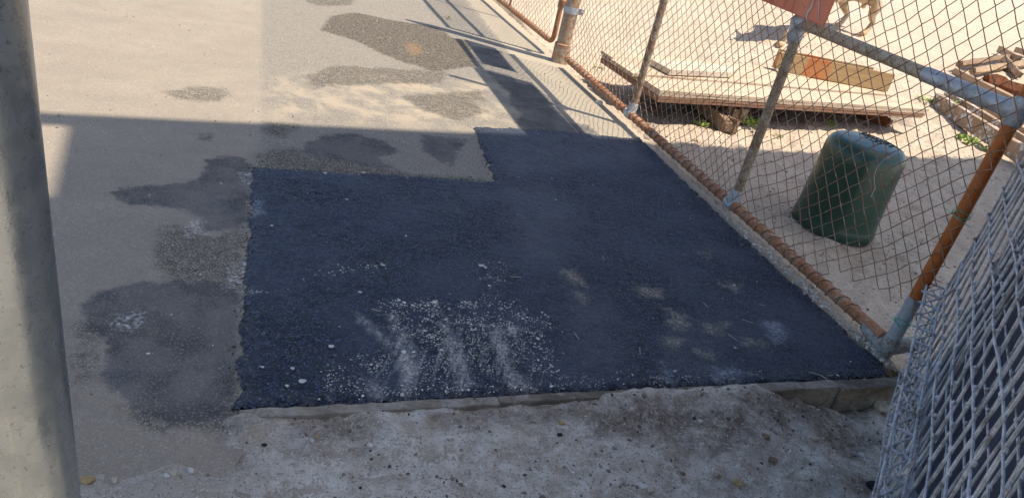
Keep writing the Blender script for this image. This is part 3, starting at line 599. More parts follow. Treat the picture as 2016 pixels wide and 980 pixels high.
# supporting timbers under the stack
def mat_bark(name, c1, c2, c3):
    n = NT(name, .9, spec=.2); g = n.noise(14, 6, .7, dist=.4); c = n.mix(n.ramp(g, .3, .65), c1, c2); c = n.mix(n.ramp(n.noise(50, 4, .7), .5, .65, 0, .6), c, c3); return n.done(c, None, n.bump(g, .012, .9))
M_log = mat_bark('split_grey_log', (.21, .135, .085), (.33, .235, .155), (.09, .055, .035)); M_logend = mat_bark('pale_split_wood', (.30, .205, .13), (.42, .31, .2), (.14, .085, .05)); M_bark = mat_bark('dark_bark', (.10, .038, .018), (.20, .075, .032), (.04, .02, .012))
def log(name, a, b, r0, r1, mat, label, cat='log', group=None, n=5, seg=12, jit=.34, bend=.0, par=None):
    a, b = np.asarray(a, float), np.asarray(b, float); t = np.linspace(0, 1, seg)[:, None]; p = a * (1 - t) + b * t; p[:, 2] += np.sin(t[:, 0] * math.pi) * bend; p[1:-1] += (RS.rand(seg - 2, 3) - .5) * r0 * .25
    q = MB(); q.tube(p, np.linspace(r0, r1, seg) * (1 + (RS.rand(seg) - .5) * .18), n, True, jit); o = q.build(name, mat, par, smooth=False, origin=None if par else (a + b) / 2 - UP * r0)
    if label: tag(o, label, cat, group)
    return o
def Gz(px, py, h): return G(px, py, h)
def split_timber(name, a, b, wd, hg_, mat, label, nsp=4):
    a, b = np.asarray(a, float), np.asarray(b, float); d_ = nrm(b - a); n_ = nrm(np.cross(UP, d_)); q = MB(); L = np.linalg.norm(b - a)
    for k in range(nsp):
        o = n_ * (k / (nsp - 1) - .5) * wd; e0 = L * (1 - .10 * RS.rand()); V = []; F = []; m = 9; w2 = wd / nsp * .62
        for i in range(m):
            t = i / (m - 1); c = a + d_ * e0 * t + o + np.array([RS.randn(), RS.randn(), 0]) * .002; tp = 1 - .35 * max(0, t - .8) / .2 * RS.rand(); h2 = hg_ * (.8 + .35 * RS.rand() * (1 if i in (0, m - 1) else .5)) * tp
            V += [c - n_ * w2 + UP * h2, c + UP * (h2 + .006 * RS.rand()), c + n_ * w2 + UP * h2 * .96, c + n_ * w2 - UP * hg_ * .2, c - n_ * w2 - UP * hg_ * .2]
            if i: s0 = 5 * (i - 1); F += [(s0 + u_, s0 + (u_ + 1) % 5, s0 + 5 + (u_ + 1) % 5, s0 + 5 + u_) for u_ in range(5)]
        F += [(4, 3, 2, 1, 0), tuple(5 * (m - 1) + u_ for u_ in range(5))]; q.add(V, F)
    # a continuous core keeps the pieces one split timber
    q.box((a + b) / 2 + UP * hg_ * .3, (b - a) * .93, n_ * wd * 1.02, UP * hg_ * .7, .004)
    o = q.build(name, mat, None, origin=(a + b) / 2); tag(o, label, 'timber'); return o
split_timber('split_timber', G(1335, 168, .02), G(1440, 262, .01), .085, .085, M_log, 'grey split timber poking out from under the board stack, nearest the fence')
split_timber('split_timber', G(1378, 168, .05), G(1453, 236, .03), .075, .105, M_logend, 'paler square timber end beside the grey split one under the board stack', 2)
log('log_stub', G(1650, 200, .08), G(1752, 244, .05), .055, .048, M_bark, 'dark barky log end lying just above the green bin, under the boards')
# timber pile at right
M_tim = wood_mat_dir('brown_timber', (.33, .22, .14), (.45, .33, .23), (.2, .12, .08), nrm(G(2010, 300, .1) - G(1850, 190, .1)))
M_timw = mat_plain('white_painted_timber', (.26, .17, .10), (.36, .25, .155), .75, 5, .003, spot=(.66, .65, .64), spotamt=.52)
def beam(pa, pb, h, wpx, th, mat, label, cat='timber', name='timber'):
    A_ = G(*pa, h); B_ = G(*pb, h); dd = nrm(B_ - A_); nn = np.array([-dd[1], dd[0], 0]) * wpx; ctr = (A_ + B_) / 2
    q = MB(); board(q, A_, B_, nn, th, 6, .006); o = q.build(name, mat, None, bevel=.003, origin=(ctr[0], ctr[1], h - th)); tag(o, label, cat); return o
beam((1842, 183), (2040, 303), .17, .07, .145, M_timw, 'nearest timber of the pile at the right edge, its top smeared with white paint')
beam((1861, 178), (2050, 288), .17, .06, .14, M_timw, 'second white smeared timber, tucked right behind the nearest one of the pile')
beam((1893, 184), (2060, 276), .16, .10, .12, M_tim, 'wide flat brown timber lying behind the two white smeared ones')
beam((1879, 134), (2060, 222), .30, .07, .12, M_tim, 'long brown timber running down right across the pile behind the fence rail')
beam((1930, 170), (2070, 232), .22, .10, .20, M_tim, 'brown timber half buried in the middle of the pile under the bark log')
beam((1967, 90), (2000, 108), .42, .09, .09, M_tim, 'short leaning offcut with pale top at the very top of the timber pile')
log('bark_log', G(1940, 160, .30), G(2080, 196, .28), .085, .08, M_bark, 'dark red brown bark covered log in the timber pile at the right edge', jit=.3)
log('broken_branch', G(1889, 127, .34), G(1985, 112, .36), .045, .04, M_log, 'broken grey brown branch sticking out left from the top of the timber pile', jit=.35)
log('broken_branch', G(1915, 140, .31), G(2040, 122, .36), .045, .05, M_logend, 'paler splintered branch lying under the broken grey one on the timber pile', jit=.35)
log('broken_branch', G(1978, 118, .38), G(2005, 148, .32), .055, .05, M_log, 'stubby branch end leaning in the middle of the timber pile', jit=.3)
beam((2000, 92), (2060, 112), .42, .07, .08, M_tim, 'short dark ended timber at the top right of the pile, touching the picture edge')

# weeds
M_leaf = mat_plain('weed_leaf', (.17, .27, .04), (.32, .42, .08), .6, 20, .001); M_leafy = mat_plain('dry_weed_leaf', (.27, .27, .10), (.36, .34, .15), .7, 20, .001)
def weed(px, py, size, n, mat, label, h=.0, group='small weeds around the fence'):
    c = G(px, py, h); c[2] = float(sand_h(np.array([[c[0]]]), np.array([[c[1]]]))[0, 0]) if side_f(c[0], c[1]) < 0 else 0.0
    q = MB()
    for k in range(n):
        an = RS.rand() * 6.28; rr = size * RS.rand() ** .6; base = c + np.array([math.cos(an), math.sin(an), 0]) * rr * .8; L = size * (.25 + .3 * RS.rand()); tl = .3 + RS.rand() * .9
        d1 = np.array([math.cos(an + RS.randn() * .8), math.sin(an + RS.randn() * .8), tl]); d1 = nrm(d1); s_ = nrm(np.cross(d1, UP)) * L * .28
        base = base + UP * RS.rand() * size * .35; tip = base + d1 * L; m1 = base + d1 * L * .5 + UP * L * .08
        q.add([base, m1 - s_, tip, m1 + s_, m1 + UP * L * .03], [(0, 1, 4), (1, 2, 4), (2, 3, 4), (3, 0, 4)])
    o = q.build('weed', mat, None, origin=c); tag(o, label, 'weed', group); return o
for a_ in ((1378, 243, .06, 40, M_leaf, 'small green weed in the sand left of the split log'), (1478, 246, .09, 70, M_leaf, 'yellow green weed clump right of the split log, behind the second picket'),
          (1634, 250, .05, 45, M_leaf, 'bright little weed right at the top left shoulder of the green bin'), (1850, 222, .10, 90, M_leaf, 'large leafy weed clump at the right end of the board stack'),
          (1815, 212, .07, 50, M_leaf, 'low weed tuft under the tip of the long boards'), (1900, 282, .09, 70, M_leaf, 'weed clump in front of the white smeared timbers'), (1950, 298, .07, 50, M_leaf, 'weed at the lowest end of the timber pile, beside the orange stile'),
          (1590, 245, .04, 22, M_leafy, 'tiny dry weed at the shadow edge under the boards'), (1160, 160, .035, 22, M_leaf, 'tiny green weed growing at the bottom rail near the thick post'), (1180, 132, .05, 25, M_leafy, 'dry pale grass tuft in the yard beside the thick post'),
          (1365, 290, .04, 14, M_leafy, 'sparse dry sprig at the roof shadow edge in the yard'), (880, 38, .05, 22, M_leafy, 'yellowish grass sprig growing in the road inside the fence shadow'), (1475, 35, .06, 16, M_leafy, 'faint dry tuft in the bright yard below the red sign'), (1535, 262, .05, 14, M_leafy, 'dry sprig in the sunlit sand left of the green bin')):
    weed(a_[0], a_[1], a_[2] * 1.25 * (.7 if a_[3] < 20 else 1), a_[3] + (12 if a_[3] < 20 else 0), *a_[4:])

# ------------------------------------------------------------------ green bin
def mat_bin():
    n = NT('dark_green_plastic', .28, spec=.6); n.b.inputs['Coat Weight'].default_value = .2; n.b.inputs['Coat Roughness'].default_value = .16; c = n.mix(n.ramp(n.noise(4, 4), .3, .7), (.001, .036, .020), (.002, .046, .027)); z = n.sepz(2)
    dust = n.math('MULTIPLY', n.ramp(z, .16, .0), n.ramp(n.noise(60, 5, .8), .5, .7)); c = n.mix(n.math('MULTIPLY', dust, .22), c, (.2, .2, .18)); c = n.mix(n.ramp(n.noise(230, 3, .7), .74, .80, 0, .5), c, (.3, .3, .27))
    return n.done(c, n.ramp(n.noise(30, 4), .3, .7, .30, .38), None)
M_bin = mat_bin(); M_binmark = mat_plain('bin_mark_groove', (.004, .012, .011), (.006, .018, .016), .6)
bl, br, bf = G(1557, 428), G(1716, 474), G(1650, 483)
bc = (G(1561, 418) + G(1716, 466)) / 2; rb = np.linalg.norm(G(1561, 418) - G(1716, 466)) / 2; bc[2] = -.015
vdir = nrm(np.array([bc[0], bc[1], 0])); bc = bc + vdir * .02
BH = .50; rt = rb * .95
print('bin', bc, rb, BH)
bi = empty('upturned_bin', bc, 'dark green plastic bin turned upside down on the sand behind the fence', 'bin')
prof = [(rb + .001, 0), (rb + .003, .010), (rb + .001, .05), (rb - .001, .056), (rb - .0015, .06)] + [(rb - .004 - (rb - rt) * k / 8, .08 + (BH - .14) * k / 8) for k in range(9)]
fr = .06
for t in np.linspace(.15, math.pi / 2, 7): prof.append((rt - .006 - fr * (1 - math.cos(t)), BH - fr + fr * math.sin(t)))
prof += [(rt * .5, BH + .006), (0.002, BH + .010)]
def rr_(th, e=2.15): return (abs(math.cos(th)) ** e + abs(math.sin(th)) ** e) ** (-1 / e)     # slightly squared round
V = []; F = []; NS = 64
for (r_, z_) in prof:
    for k in range(NS): th = 2 * math.pi * k / NS; g_ = rr_(th); V.append(bc + np.array([math.cos(th + .35) * r_ * g_, math.sin(th + .35) * r_ * g_, z_]))
for i in range(len(prof) - 1):
    for k in range(NS): F.append((i * NS + k, i * NS + (k + 1) % NS, (i + 1) * NS + (k + 1) % NS, (i + 1) * NS + k))
q = MB(); q.add(V, F); q.build('body', M_bin, bi, smooth=True)
# raised illegible marks moulded into the base: short strokes in rows
q = MB(); zt = BH + .0085; ax1 = nrm(G(1790, 300, .46) - G(1680, 250, .46)); ax2 = np.array([-ax1[1], ax1[0], 0]); mc = bc + vdir * .035
for row, (x0_, x1_, yy) in enumerate([(-.08, .10, .035), (-.07, .115, -.005), (-.01, .08, -.045)]):
    x = x0_
    while x < x1_:
        k = RS.randint(4); hl = .028; w1 = .013
        base = mc + ax1 * x + ax2 * yy
        segs = [[(0, 0), (0, hl)], [(0, hl), (w1, hl)], [(0, 0), (w1, hl)], [(0, 0), (w1, 0)], [(w1, 0), (w1, hl)], [(0, hl / 2), (w1, hl / 2)]]
        for si in RS.permutation(6)[:3]:
            p1, p2 = segs[si]; a_ = base + ax1 * p1[0] + ax2 * p1[1]; b_ = base + ax1 * p2[0] + ax2 * p2[1]; a_ = a_.copy(); b_ = b_.copy()
            for p in (a_, b_): p[2] = bc[2] + zt - .030 * (np.linalg.norm((p - bc)[:2]) / rt) ** 4 + .001
            q.tube([a_, (a_ + b_) / 2 + UP * .0005, b_], .0015, 5)
        x += .024
for o_ in (.10,):
    a_ = mc + ax1 * .03 + ax2 * (o_ - .01) ; b_ = mc + ax1 * .15 + ax2 * (o_ - .04)
    pts = []
    for t in np.linspace(0, 1, 6):
        p = a_ * (1 - t) + b_ * t; p[2] = bc[2] + zt - .030 * (np.linalg.norm((p - bc)[:2]) / rt) ** 4; pts.append(p)
    q.tube(pts, .0016, 5)
q.build('moulded_marks', M_binmark, bi, smooth=True)
# loose wire hanging in front of the bin
q = MB(); q.tube([onplane(x, y, FP(0, 0, .0), FN) + FN * (.045 + .01 * math.sin(x)) for x, y in ((1795, 300), (1778, 306), (1760, 318), (1748, 332), (1742, 350), (1738, 372), (1736, 390))], .0012, 5)
o = q.build('loose_wire', M_galv, None, smooth=True, origin=onplane(1738, 390, FP(0, 0, .045), FN)); tag(o, 'thin pale curved wire end hooked on the mesh in front of the green bin', 'wire')

# ------------------------------------------------------------------ heavy galvanised mesh at the right
ga = G(1776, 712); gb = G(1694, 1000, -.05); ga[2] = gb[2] = -.05; gd = nrm(gb - ga); gnn = np.array([-gd[1], gd[0], 0]); gnn = gnn if gnn[0] < 0 else -gnn   # faces the road
GL2 = 1.95
hg = empty('security_mesh_gate', ga, 'heavy galvanised mesh gate panel seen edge on along the right border', 'gate')
SB, SA = .062, .145; Uv = UP
dA_p = onplane(1920, 700, ga, gnn) - onplane(1920, 750, ga, gnn); dB_p = onplane(1951, 700, ga, gnn) - onplane(1920, 750, ga, gnn); dA_ = nrm(dA_p); dB_ = nrm(dB_p)
A2 = np.array([np.dot(dA_, -gd), dA_[2]]); B2 = np.array([np.dot(dB_, -gd), dB_[2]])     # plane coords: x = away, y = up
def lat(c, j):
    pa = (j - c) / 2.0; pb = (j + c) / 2.0
    x = pa * SA * A2[0] + pb * SB * B2[0]; y = pa * SA * A2[1] + pb * SB * B2[1]; return x, y
def make_sheet(off, r, seed, keepf, mat, ns=6, sc_=1.0, sh=(0, 0)):
    RR = np.random.RandomState(seed); V = []; Fq = []
    N = 46
    Pf = lambda x, y: ga[None] + gd[None] * (-x)[:, None] + UP[None] * (y + .05)[:, None] + gnn[None] * off
    jit = RR.randn(200, 200, 2) * .0022
    for k in range(-N, N):
        for fam in (0, 1):
            pass
    for kk in range(-40, 60):           # wire kk: zigzag through lattice columns kk, kk+1
        js = np.arange(-60, 120); c = kk + ((js + kk) % 2); x, y = lat(c, js); x = x * sc_ + sh[0]; y = y * sc_ + sh[1]
        x = x + jit[(c) % 200, js % 200, 0]; y = y + jit[(c) % 200, js % 200, 1]
        U = []; W = []; O = []
        for q in range(len(js) - 1):
            xm, ym = (x[q] + x[q + 1]) / 2, (y[q] + y[q + 1]) / 2
            if not keepf(-xm, ym):
                if len(U) > 3: yield_wire(V, Fq, Pf, gnn, U, W, O, r, ns, seed, .003, .006)
                U, W, O = [], [], []; continue
            sgn = 1 if (js[q] + kk) % 2 else -1
            if not U: U.append(x[q]); W.append(y[q]); O.append(0)
            for f in (.1, .5, .9): U.append(x[q] * (1 - f) + x[q + 1] * f); W.append(y[q] * (1 - f) + y[q + 1] * f); O.append(sgn * r * .8)
            U.append(x[q + 1]); W.append(y[q + 1]); O.append(0)
        if len(U) > 3: yield_wire(V, Fq, Pf, gnn, U, W, O, r, ns, seed, .003, .006)
    VV = []; FF = []; b = 0
    for a_, f_ in zip(V, Fq): VV.append(a_); FF.append(f_ + b); b += len(a_)
    return np.concatenate(VV), np.concatenate(FF)
def strands(name, off, rB, rA_, sA, sB, seed, ph):
    RR = np.random.RandomState(seed); P2 = lambda x, y, o: ga * [1, 1, 0] + gd * (-x) + UP * y + gnn * (off + o)
    inside = lambda x, y: (.03 if off == 0 else .42) < -x < GL2 and .0 < y < 1.35
    for fam, (d1, r_, st_, lab) in enumerate(((B2, rB, sA * A2, 'upright'), (A2, rA_, sB * B2, 'cross'))):
        q = MB(); cnt = 0
        for k in range(-40, 80):
            o0 = st_ * (k + ph) + RR.randn(2) * .004; run = []
            for t in np.arange(-4, 4, .05):
                p = o0 + d1 * t + np.array([.004, .004]) * math.sin(t * 7 + k * 1.7) + RR.randn(2) * .0012
                if inside(*p): run.append(P2(p[0], p[1], (.5 if fam else -.5) * (rA_ + rB) * .9 + .004 * math.sin(t * 9 + k)))
                elif run:
                    if len(run) > 2: q.tube(run, r_ * (1 + .25 * RR.randn(len(run)) * .4), 6, jit=.25)
                    run = []
            if len(run) > 2: q.tube(run, r_, 6, jit=.25)
        tag(q.build(name, M_gw, hg, smooth=True), kind='stuff')
    # weld knobs where strands cross
    q = MB(); Mx = np.array([sA * A2, sB * B2]).T
    for a_ in range(-60, 60):
        for b_ in range(-60, 80):
            p = (sA * A2) * (a_ + ph) + (sB * B2) * (b_ + ph)
            if inside(*p): c = P2(p[0], p[1], 0); q.tube([c - UP * rB * 1.7, c - UP * rB * .6, c + UP * rB * .6, c + UP * rB * 1.7], [rB * .6, rB * 1.15, rB * 1.15, rB * .6], 6)
    tag(q.build('weld_knobs', M_gw, hg, smooth=True), kind='stuff')
strands('front_mesh', 0.0, .0040, .0030, .105, .095, 7, 0.0)
strands('rear_mesh', -.05, .0032, .0026, .105, .095, 8, .45)
HP = lambda s_, h, o=0.: ga * [1, 1, 0] + gd * s_ + UP * h + gnn * o
# ladder-like stiffening rib
rr0, rr1 = .34, .38
pipe('rib_wire', [HP(.05, .36, .012), HP(1.5, .37, .012)], .0035, M_gw, hg, 6, seg=.1); pipe('rib_wire', [HP(.05, .36, .062), HP(1.5, .37, .062)], .0035, M_gw, hg, 6, seg=.1)
k = 0
for s_ in np.arange(.06, 1.5, .105):
    pipe('rib_rung', [HP(s_, .362, .004), HP(s_, .362, .074)], .004, M_gw, hg, 6)
    pipe('rib_brace', [HP(s_, .36, .012), HP(s_ + .105, .362, .062)], .0025, M_gw, hg, 6); pipe('rib_brace', [HP(s_, .358, .062), HP(s_ + .105, .354, .012)], .0025, M_gw, hg, 6)
pipe('frame_tube', [HP(GL2, .0, -.03), HP(GL2, 1.4, -.03)], .022, M_galv, hg, seg=.2); pipe('frame_tube', [HP(.02, 1.4, -.03), HP(GL2, 1.4, -.03)], .022, M_galv, hg, seg=.2)
# bent bright wire ends catching the eye
q = MB(); pr = [(1835, 592), (1850, 586), (1868, 578), (1880, 566), (1888, 548)]; q.tube([onplane(x, y, ga + gnn * .02, gnn) for x, y in pr], .004, 6); q.build('bent_wire', M_gw, hg, smooth=True)
q = MB(); q.tube([onplane(x, y, ga + gnn * .03, gnn) for x, y in ((1738, 936), (1762, 937), (1785, 930), (1800, 905))], .005, 6); q.tube([onplane(x, y, ga + gnn * .03, gnn) for x, y in ((1742, 938), (1745, 985))], .004, 6); q.build('bent_wire', M_gw, hg, smooth=True)
# dark blue sheet behind
n_ = NT('dark_blue_steel', .5, spec=.4); M_blue = n_.done(n_.mix(n_.ramp(n_.noise(3, 5, .6), .35, .65), (.040, .048, .085), (.062, .072, .115)), None, n_.bump(n_.noise(8, 3), .003, .4))
be_ = HP(.62, 0, -.20); bs = empty('blue_sheet', be_, 'dark blue ribbed steel sheet standing behind the heavy galvanised mesh at the right', 'sheet')
q = MB(); V = []; F = []; m = 90
for i in range(m):
    s_ = -.02 + i * .024; o_ = -.11 + (.008 if (i // 3) % 2 else -.008)
    V += [HP(s_, .04, o_), HP(s_, 1.3, o_), HP(s_, 1.3, o_ - .004), HP(s_, .04, o_ - .004)]
    if i: j = 4 * (i - 1); F += [(j, j + 4, j + 5, j + 1), (j + 1, j + 5, j + 6, j + 2), (j + 2, j + 6, j + 7, j + 3), (j + 3, j + 7, j + 4, j)]
F += [(0, 1, 2, 3), (4 * m - 4, 4 * m - 1, 4 * m - 2, 4 * m - 3)]
q.add(V, F); q.build('ribbed_panel', M_blue, bs); q = MB(); q.box(HP(1.0, .025, -.11), gd * 2.1, gnn * .04, UP * .03); q.build('bottom_rail', M_galv, bs)
# green ties
for cen, nm in ((onplane(1802, 655, P0, FN), 'green plastic tie twisted round the grey sleeve of the orange stile'), (onplane(1915, 438, P0, FN), 'green plastic tie on the orange stile, at the height of the bin top')):
    q = MB(); c = np.array([FP(FLEN, 0)[0], FP(FLEN, 0)[1], cen[2]]); r_ = .030
    for t0, s2 in ((0, .02), (.01, -.014)):
        q.tube([c + (FE * math.cos(t) + FN * math.sin(t)) * r_ + UP * (t0 + s2 * math.sin(t * 1.0 + .6)) for t in np.linspace(0, 6.28, 20)], .0014, 5)
    q.tube([c + FN * r_, c + FN * (r_ + .02) + FE * .03, c + FN * .02 + FE * .07 - UP * .01], .0012, 5); q.tube([c + FN * r_, c + FN * (r_ + .02) - FE * .04 + UP * .01], .0012, 5)
    o = q.build('plastic_tie', M_green, None, smooth=True, origin=c); tag(o, nm, 'tie')

# ------------------------------------------------------------------ galvanised pole at the left
def mat_pole():
    n = NT('galvanised_pole', .3, .8, .5); sp = n.vor(55, 'Color', vec=n.mapv((1, 1, .6))); s_ = n.t.nodes.new('ShaderNodeSeparateColor'); n.L(sp, s_.inputs[0])
    c = n.mix(n.ramp(n.noise(9, 5, .6), .3, .7), (.27, .295, .295), (.38, .40, .395)); c = n.mix(n.math('MULTIPLY', s_.outputs[0], .22), c, (.52, .55, .54)); c = n.mix(n.ramp(n.noise(140, 3, .75), .60, .68, 0, .6), c, (.14, .14, .13)); c = n.mix(n.ramp(n.noise(3, 6, .75, n.mapv((9, 9, 1))), .56, .66, 0, .5), c, (.5, .47, .40))
    return n.done(c, n.ramp(n.noise(30, 4), .3, .7, .22, .38), n.bump(n.noise(160, 3, .7), .0005, .5))
M_pole = mat_pole()
rA = ray(130, 700); hd = nrm(np.array([rA[0], rA[1], 0])); pr_ = .062; pd_ = .78
t_ = pd_ / math.hypot(rA[0], rA[1]); side_ = np.array([-hd[1], hd[0], 0])
Pp = np.array([rA[0] * t_, rA[1] * t_, 0]) + (side_ * pr_ if np.dot(side_, _r @ np.eye(3)) < 0 or side_[0] < 0 else -side_ * pr_)
print('pole', Pp)
pl = empty('galvanised_pole', Pp, 'thick round galvanised steel pole standing close at the left border', 'pole')
pipe('shaft', [Pp - UP * .02, Pp + UP * 3.2], pr_, M_pole, pl, 48, seg=.5)
pipe('base_flange', [Pp - UP * .01, Pp + UP * .02], .11, M_pole, pl, 32)
# dark seam scratch
q = MB(); sd = []
for x, y in ((58, 0), (61, 20), (66, 45), (70, 72), (73, 102)):
    r0 = ray(x, y); a_ = r0[0] ** 2 + r0[1] ** 2; b_ = -2 * (r0[0] * Pp[0] + r0[1] * Pp[1]); c_ = Pp[0] ** 2 + Pp[1] ** 2 - (pr_ + .0004) ** 2; D = b_ * b_ - 4 * a_ * c_
    if D > 0: t0 = (-b_ - math.sqrt(D)) / (2 * a_); sd.append(np.array([0, 0, H]) + r0 * t0)
if len(sd) > 2: q.tube(sd, .0011, 6); q.build('rust_scratch', mat_plain('rust_scratch', (.05, .025, .015), (.08, .04, .02)), pl, smooth=True)

# ------------------------------------------------------------------ carport roof (casts the big shade)
RZ = 6.6; off = SUN * (RZ / SUN[2])
Ea, Eb = G(95, 222), G(1960, 312); ed = nrm(Eb - Ea); en = np.array([ed[1], -ed[0], 0])         # en: towards the camera
Lc = G(141, 246); s_l = np.dot(Lc - Ea, ed)
rf = empty('carport_roof', (0, 0, 0), 'broad flat steel carport roof overhead, shading the asphalt patch', 'roof')
M_roof = mat_plain('roof_steel', (.74, .73, .70), (.8, .79, .76), .6, 5); M_beam = mat_plain('roof_beam', (.3, .3, .3), (.38, .38, .38), .6, 5)
def RP(s_, d_, z_): return Ea + off + ed * s_ + en * d_ + UP * (z_)
q = MB(); q.box(RP(4.5 - 4, .055, -.06 + .0) + 0 * UP, ed * 17, en * .11, UP * .12); q.build('fascia_beam', M_beam, rf)
sheet_w = 2.65
lft = s_l; rgt = lft + 9.0
q = MB(); q.box(RP((lft + rgt) / 2, .11 + sheet_w / 2, .03), ed * (rgt - lft), en * sheet_w, UP * .03); q.build('roof_sheet', M_roof, rf)
s_n = np.dot(G(104, 333) - Ea, ed); d_n = np.dot(G(104, 333) - Ea, en)
q = MB(); q.box(RP(lft - .6, (d_n + .25 + .11 + sheet_w) / 2, .031), ed * 1.2, en * (.11 + sheet_w - d_n - .25), UP * .03); q.build('pole_shade_sheet', M_roof, rf)  # added unseen sheet, shaped only to keep the pole out of the sun
for k in range(4):
    q = MB(); q.box(RP(lft + .06 + k * 2.9, .12 + sheet_w / 2, -.08), ed * .08, en * sheet_w, UP * .16); q.build('rafter', M_beam, rf)

# ------------------------------------------------------------------ dog
def ico(sub=1):
    import bmesh
    bm = bmesh.new(); bmesh.ops.create_icosphere(bm, subdivisions=sub, radius=1.0); V = np.array([v.co[:] for v in bm.verts]); F = [tuple(v.index for v in f.verts) for f in bm.faces]; bm.free(); return V, F
fz = .29
L1 = G(1548, 68, fz); L2 = G(1586, 63, fz); L3 = G(1652, 52, fz); L4 = G(1700, 72, fz)
bdv = nrm((L4 + L3) / 2 - (L1 + L2) / 2); bsd = np.array([-bdv[1], bdv[0], 0]); mid = (L1 + L2 + L3 + L4) / 4
gz = lambda p: float(sand_h(np.array([[p[0]]]), np.array([[p[1]]]))[0, 0])
SC = np.linalg.norm((L4 + L3) / 2 - (L1 + L2) / 2) / .62
SZ = .92
def D(f, s_, z_): return mid + bdv * f * SC + bsd * s_ * SC + UP * (z_ * SZ)
mid[2] = gz(mid)
# skeleton: head towards picture left
verts = []; rad = []; edges = []
def addv(p, r): verts.append(p); rad.append(r * 1.05); return len(verts) - 1
pelvis = addv(D(.28, 0, .56), .115); bel = addv(D(.08, 0, .54), .125); rib = addv(D(-.15, 0, .53), .15); chest = addv(D(-.32, 0, .55), .14); neck = addv(D(-.38, 0, .62), .09); head = addv(D(-.44, 0, .70), .085); muz = addv(D(-.505, 0, .67), .045); nose = addv(D(-.545, 0, .66), .035)
for e in ((pelvis, bel), (bel, rib), (rib, chest), (chest, neck), (neck, head), (head, muz), (muz, nose)): edges.append(e)
t1 = addv(D(.35, 0, .54), .04); t2 = addv(D(.40, .02, .42), .045); t3 = addv(D(.43, .03, .30), .03); edges += [(pelvis, t1), (t1, t2), (t2, t3)]
def leg(root, foot, hind, s_):
    f = np.array([*foot[:2], gz(foot)]); fr_ = np.dot(f - mid, bdv) / SC; sr = np.dot(f - mid, bsd) / SC; fzz = (f[2] - mid[2]) / SZ
    if hind:
        a_ = addv(D(.27, s_ * .09, .42), .085); b_ = addv(D(fr_ * .5 + .11, sr * .6 + s_ * .03, .32), .055); c_ = addv(D(fr_ + .05, sr, fzz + .17), .033); d_ = addv(D(fr_, sr, fzz + .035), .03); e_ = addv(D(fr_ - .05, sr, fzz + .025), .032); edges.extend([(root, a_), (a_, b_), (b_, c_), (c_, d_), (d_, e_)])
    else:
        a_ = addv(D(-.30, s_ * .09, .42), .07); b_ = addv(D((fr_ - .3) * .5 + .02, sr * .6 + s_ * .03, .28), .042); c_ = addv(D(fr_, sr, fzz + .14), .034); d_ = addv(D(fr_, sr, fzz + .035), .03); e_ = addv(D(fr_ - .05, sr, fzz + .025), .032); edges.extend([(root, a_), (a_, b_), (b_, c_), (c_, d_), (d_, e_)])
sgn = lambda p: 1 if np.dot(p - mid, bsd) > 0 else -1
leg(chest, L1, False, -1); leg(chest, L2, False, 1); leg(pelvis, L3, True, 1); leg(pelvis, L4, True, -1)
for s_ in (-1, 1): a_ = addv(D(-.43, s_ * .04, .76), .03); b_ = addv(D(-.435, s_ * .065, .69), .02); edges += [(head, a_), (a_, b_)]
n_ = NT('cream_fur', .9, spec=.2); M_fur = n_.done(n_.mix(n_.ramp(n_.noise(5, 5, .6), .35, .65), (.47, .31, .16), (.62, .5, .36)), None, n_.bump(n_.noise(60, 4, .7, n_.mapv((1, 1, .4))), .02, .8))
dg = empty('dog', mid, 'large cream coated dog standing in the bright yard behind the red sign', 'dog')
me = bpy.data.meshes.new('body'); me.from_pydata([tuple(p - mid) for p in verts], edges, []); o = bpy.data.objects.new('body', me); COL.objects.link(o); o.parent = dg; me.materials.append(M_fur)
md = o.modifiers.new('skin', 'SKIN'); md.use_smooth_shade = True
for i, sv in enumerate(me.skin_vertices[0].data): sv.radius = (rad[i], rad[i]); sv.use_root = (i == 0)
o.modifiers.new('sub', 'SUBSURF').levels = 2; o.modifiers['sub'].render_levels = 2
IV, IF = ico(2); M_dark = mat_plain('dark_nose', (.02, .015, .012), (.03, .02, .018), .4)
q = MB(); q.add(IV * .022 + D(-.566, 0, .665), IF); q.build('nose', M_dark, dg, smooth=True)
for s_ in (-1, 1): q = MB(); q.add(IV * .013 + D(-.478, s_ * .033, .725), IF); q.build('eye', M_dark, dg, smooth=True)

# ------------------------------------------------------------------ stones and grit
I1V, I1F = ico(1); I0V, I0F = ico(1)
import bmesh as _b
_bm = _b.new(); _b.ops.create_icosphere(_bm, subdivisions=1, radius=1.0); _bm.free()
PH = (1 + 5 ** .5) / 2
ICV = nrm(np.array([1, PH, 0])) ; 
def icosa():
    v = []
    for a_ in (-1, 1):
        for b_ in (-PH, PH): v += [(0, a_, b_), (a_, b_, 0), (b_, 0, a_)]
    v = np.array(v, float); v /= np.linalg.norm(v[0]); F = []
    d_ = np.linalg.norm(v[:, None] - v[None], axis=2); el = np.min(d_[d_ > .1]) * 1.05
    for i in range(12):
        for j in range(i + 1, 12):
            for k in range(j + 1, 12):
                if d_[i, j] < el and d_[j, k] < el and d_[i, k] < el:
                    n = np.cross(v[j] - v[i], v[k] - v[i]); F.append((i, j, k) if np.dot(n, v[i]) > 0 else (i, k, j))
    return v, np.array(F)
IC, ICF = icosa()
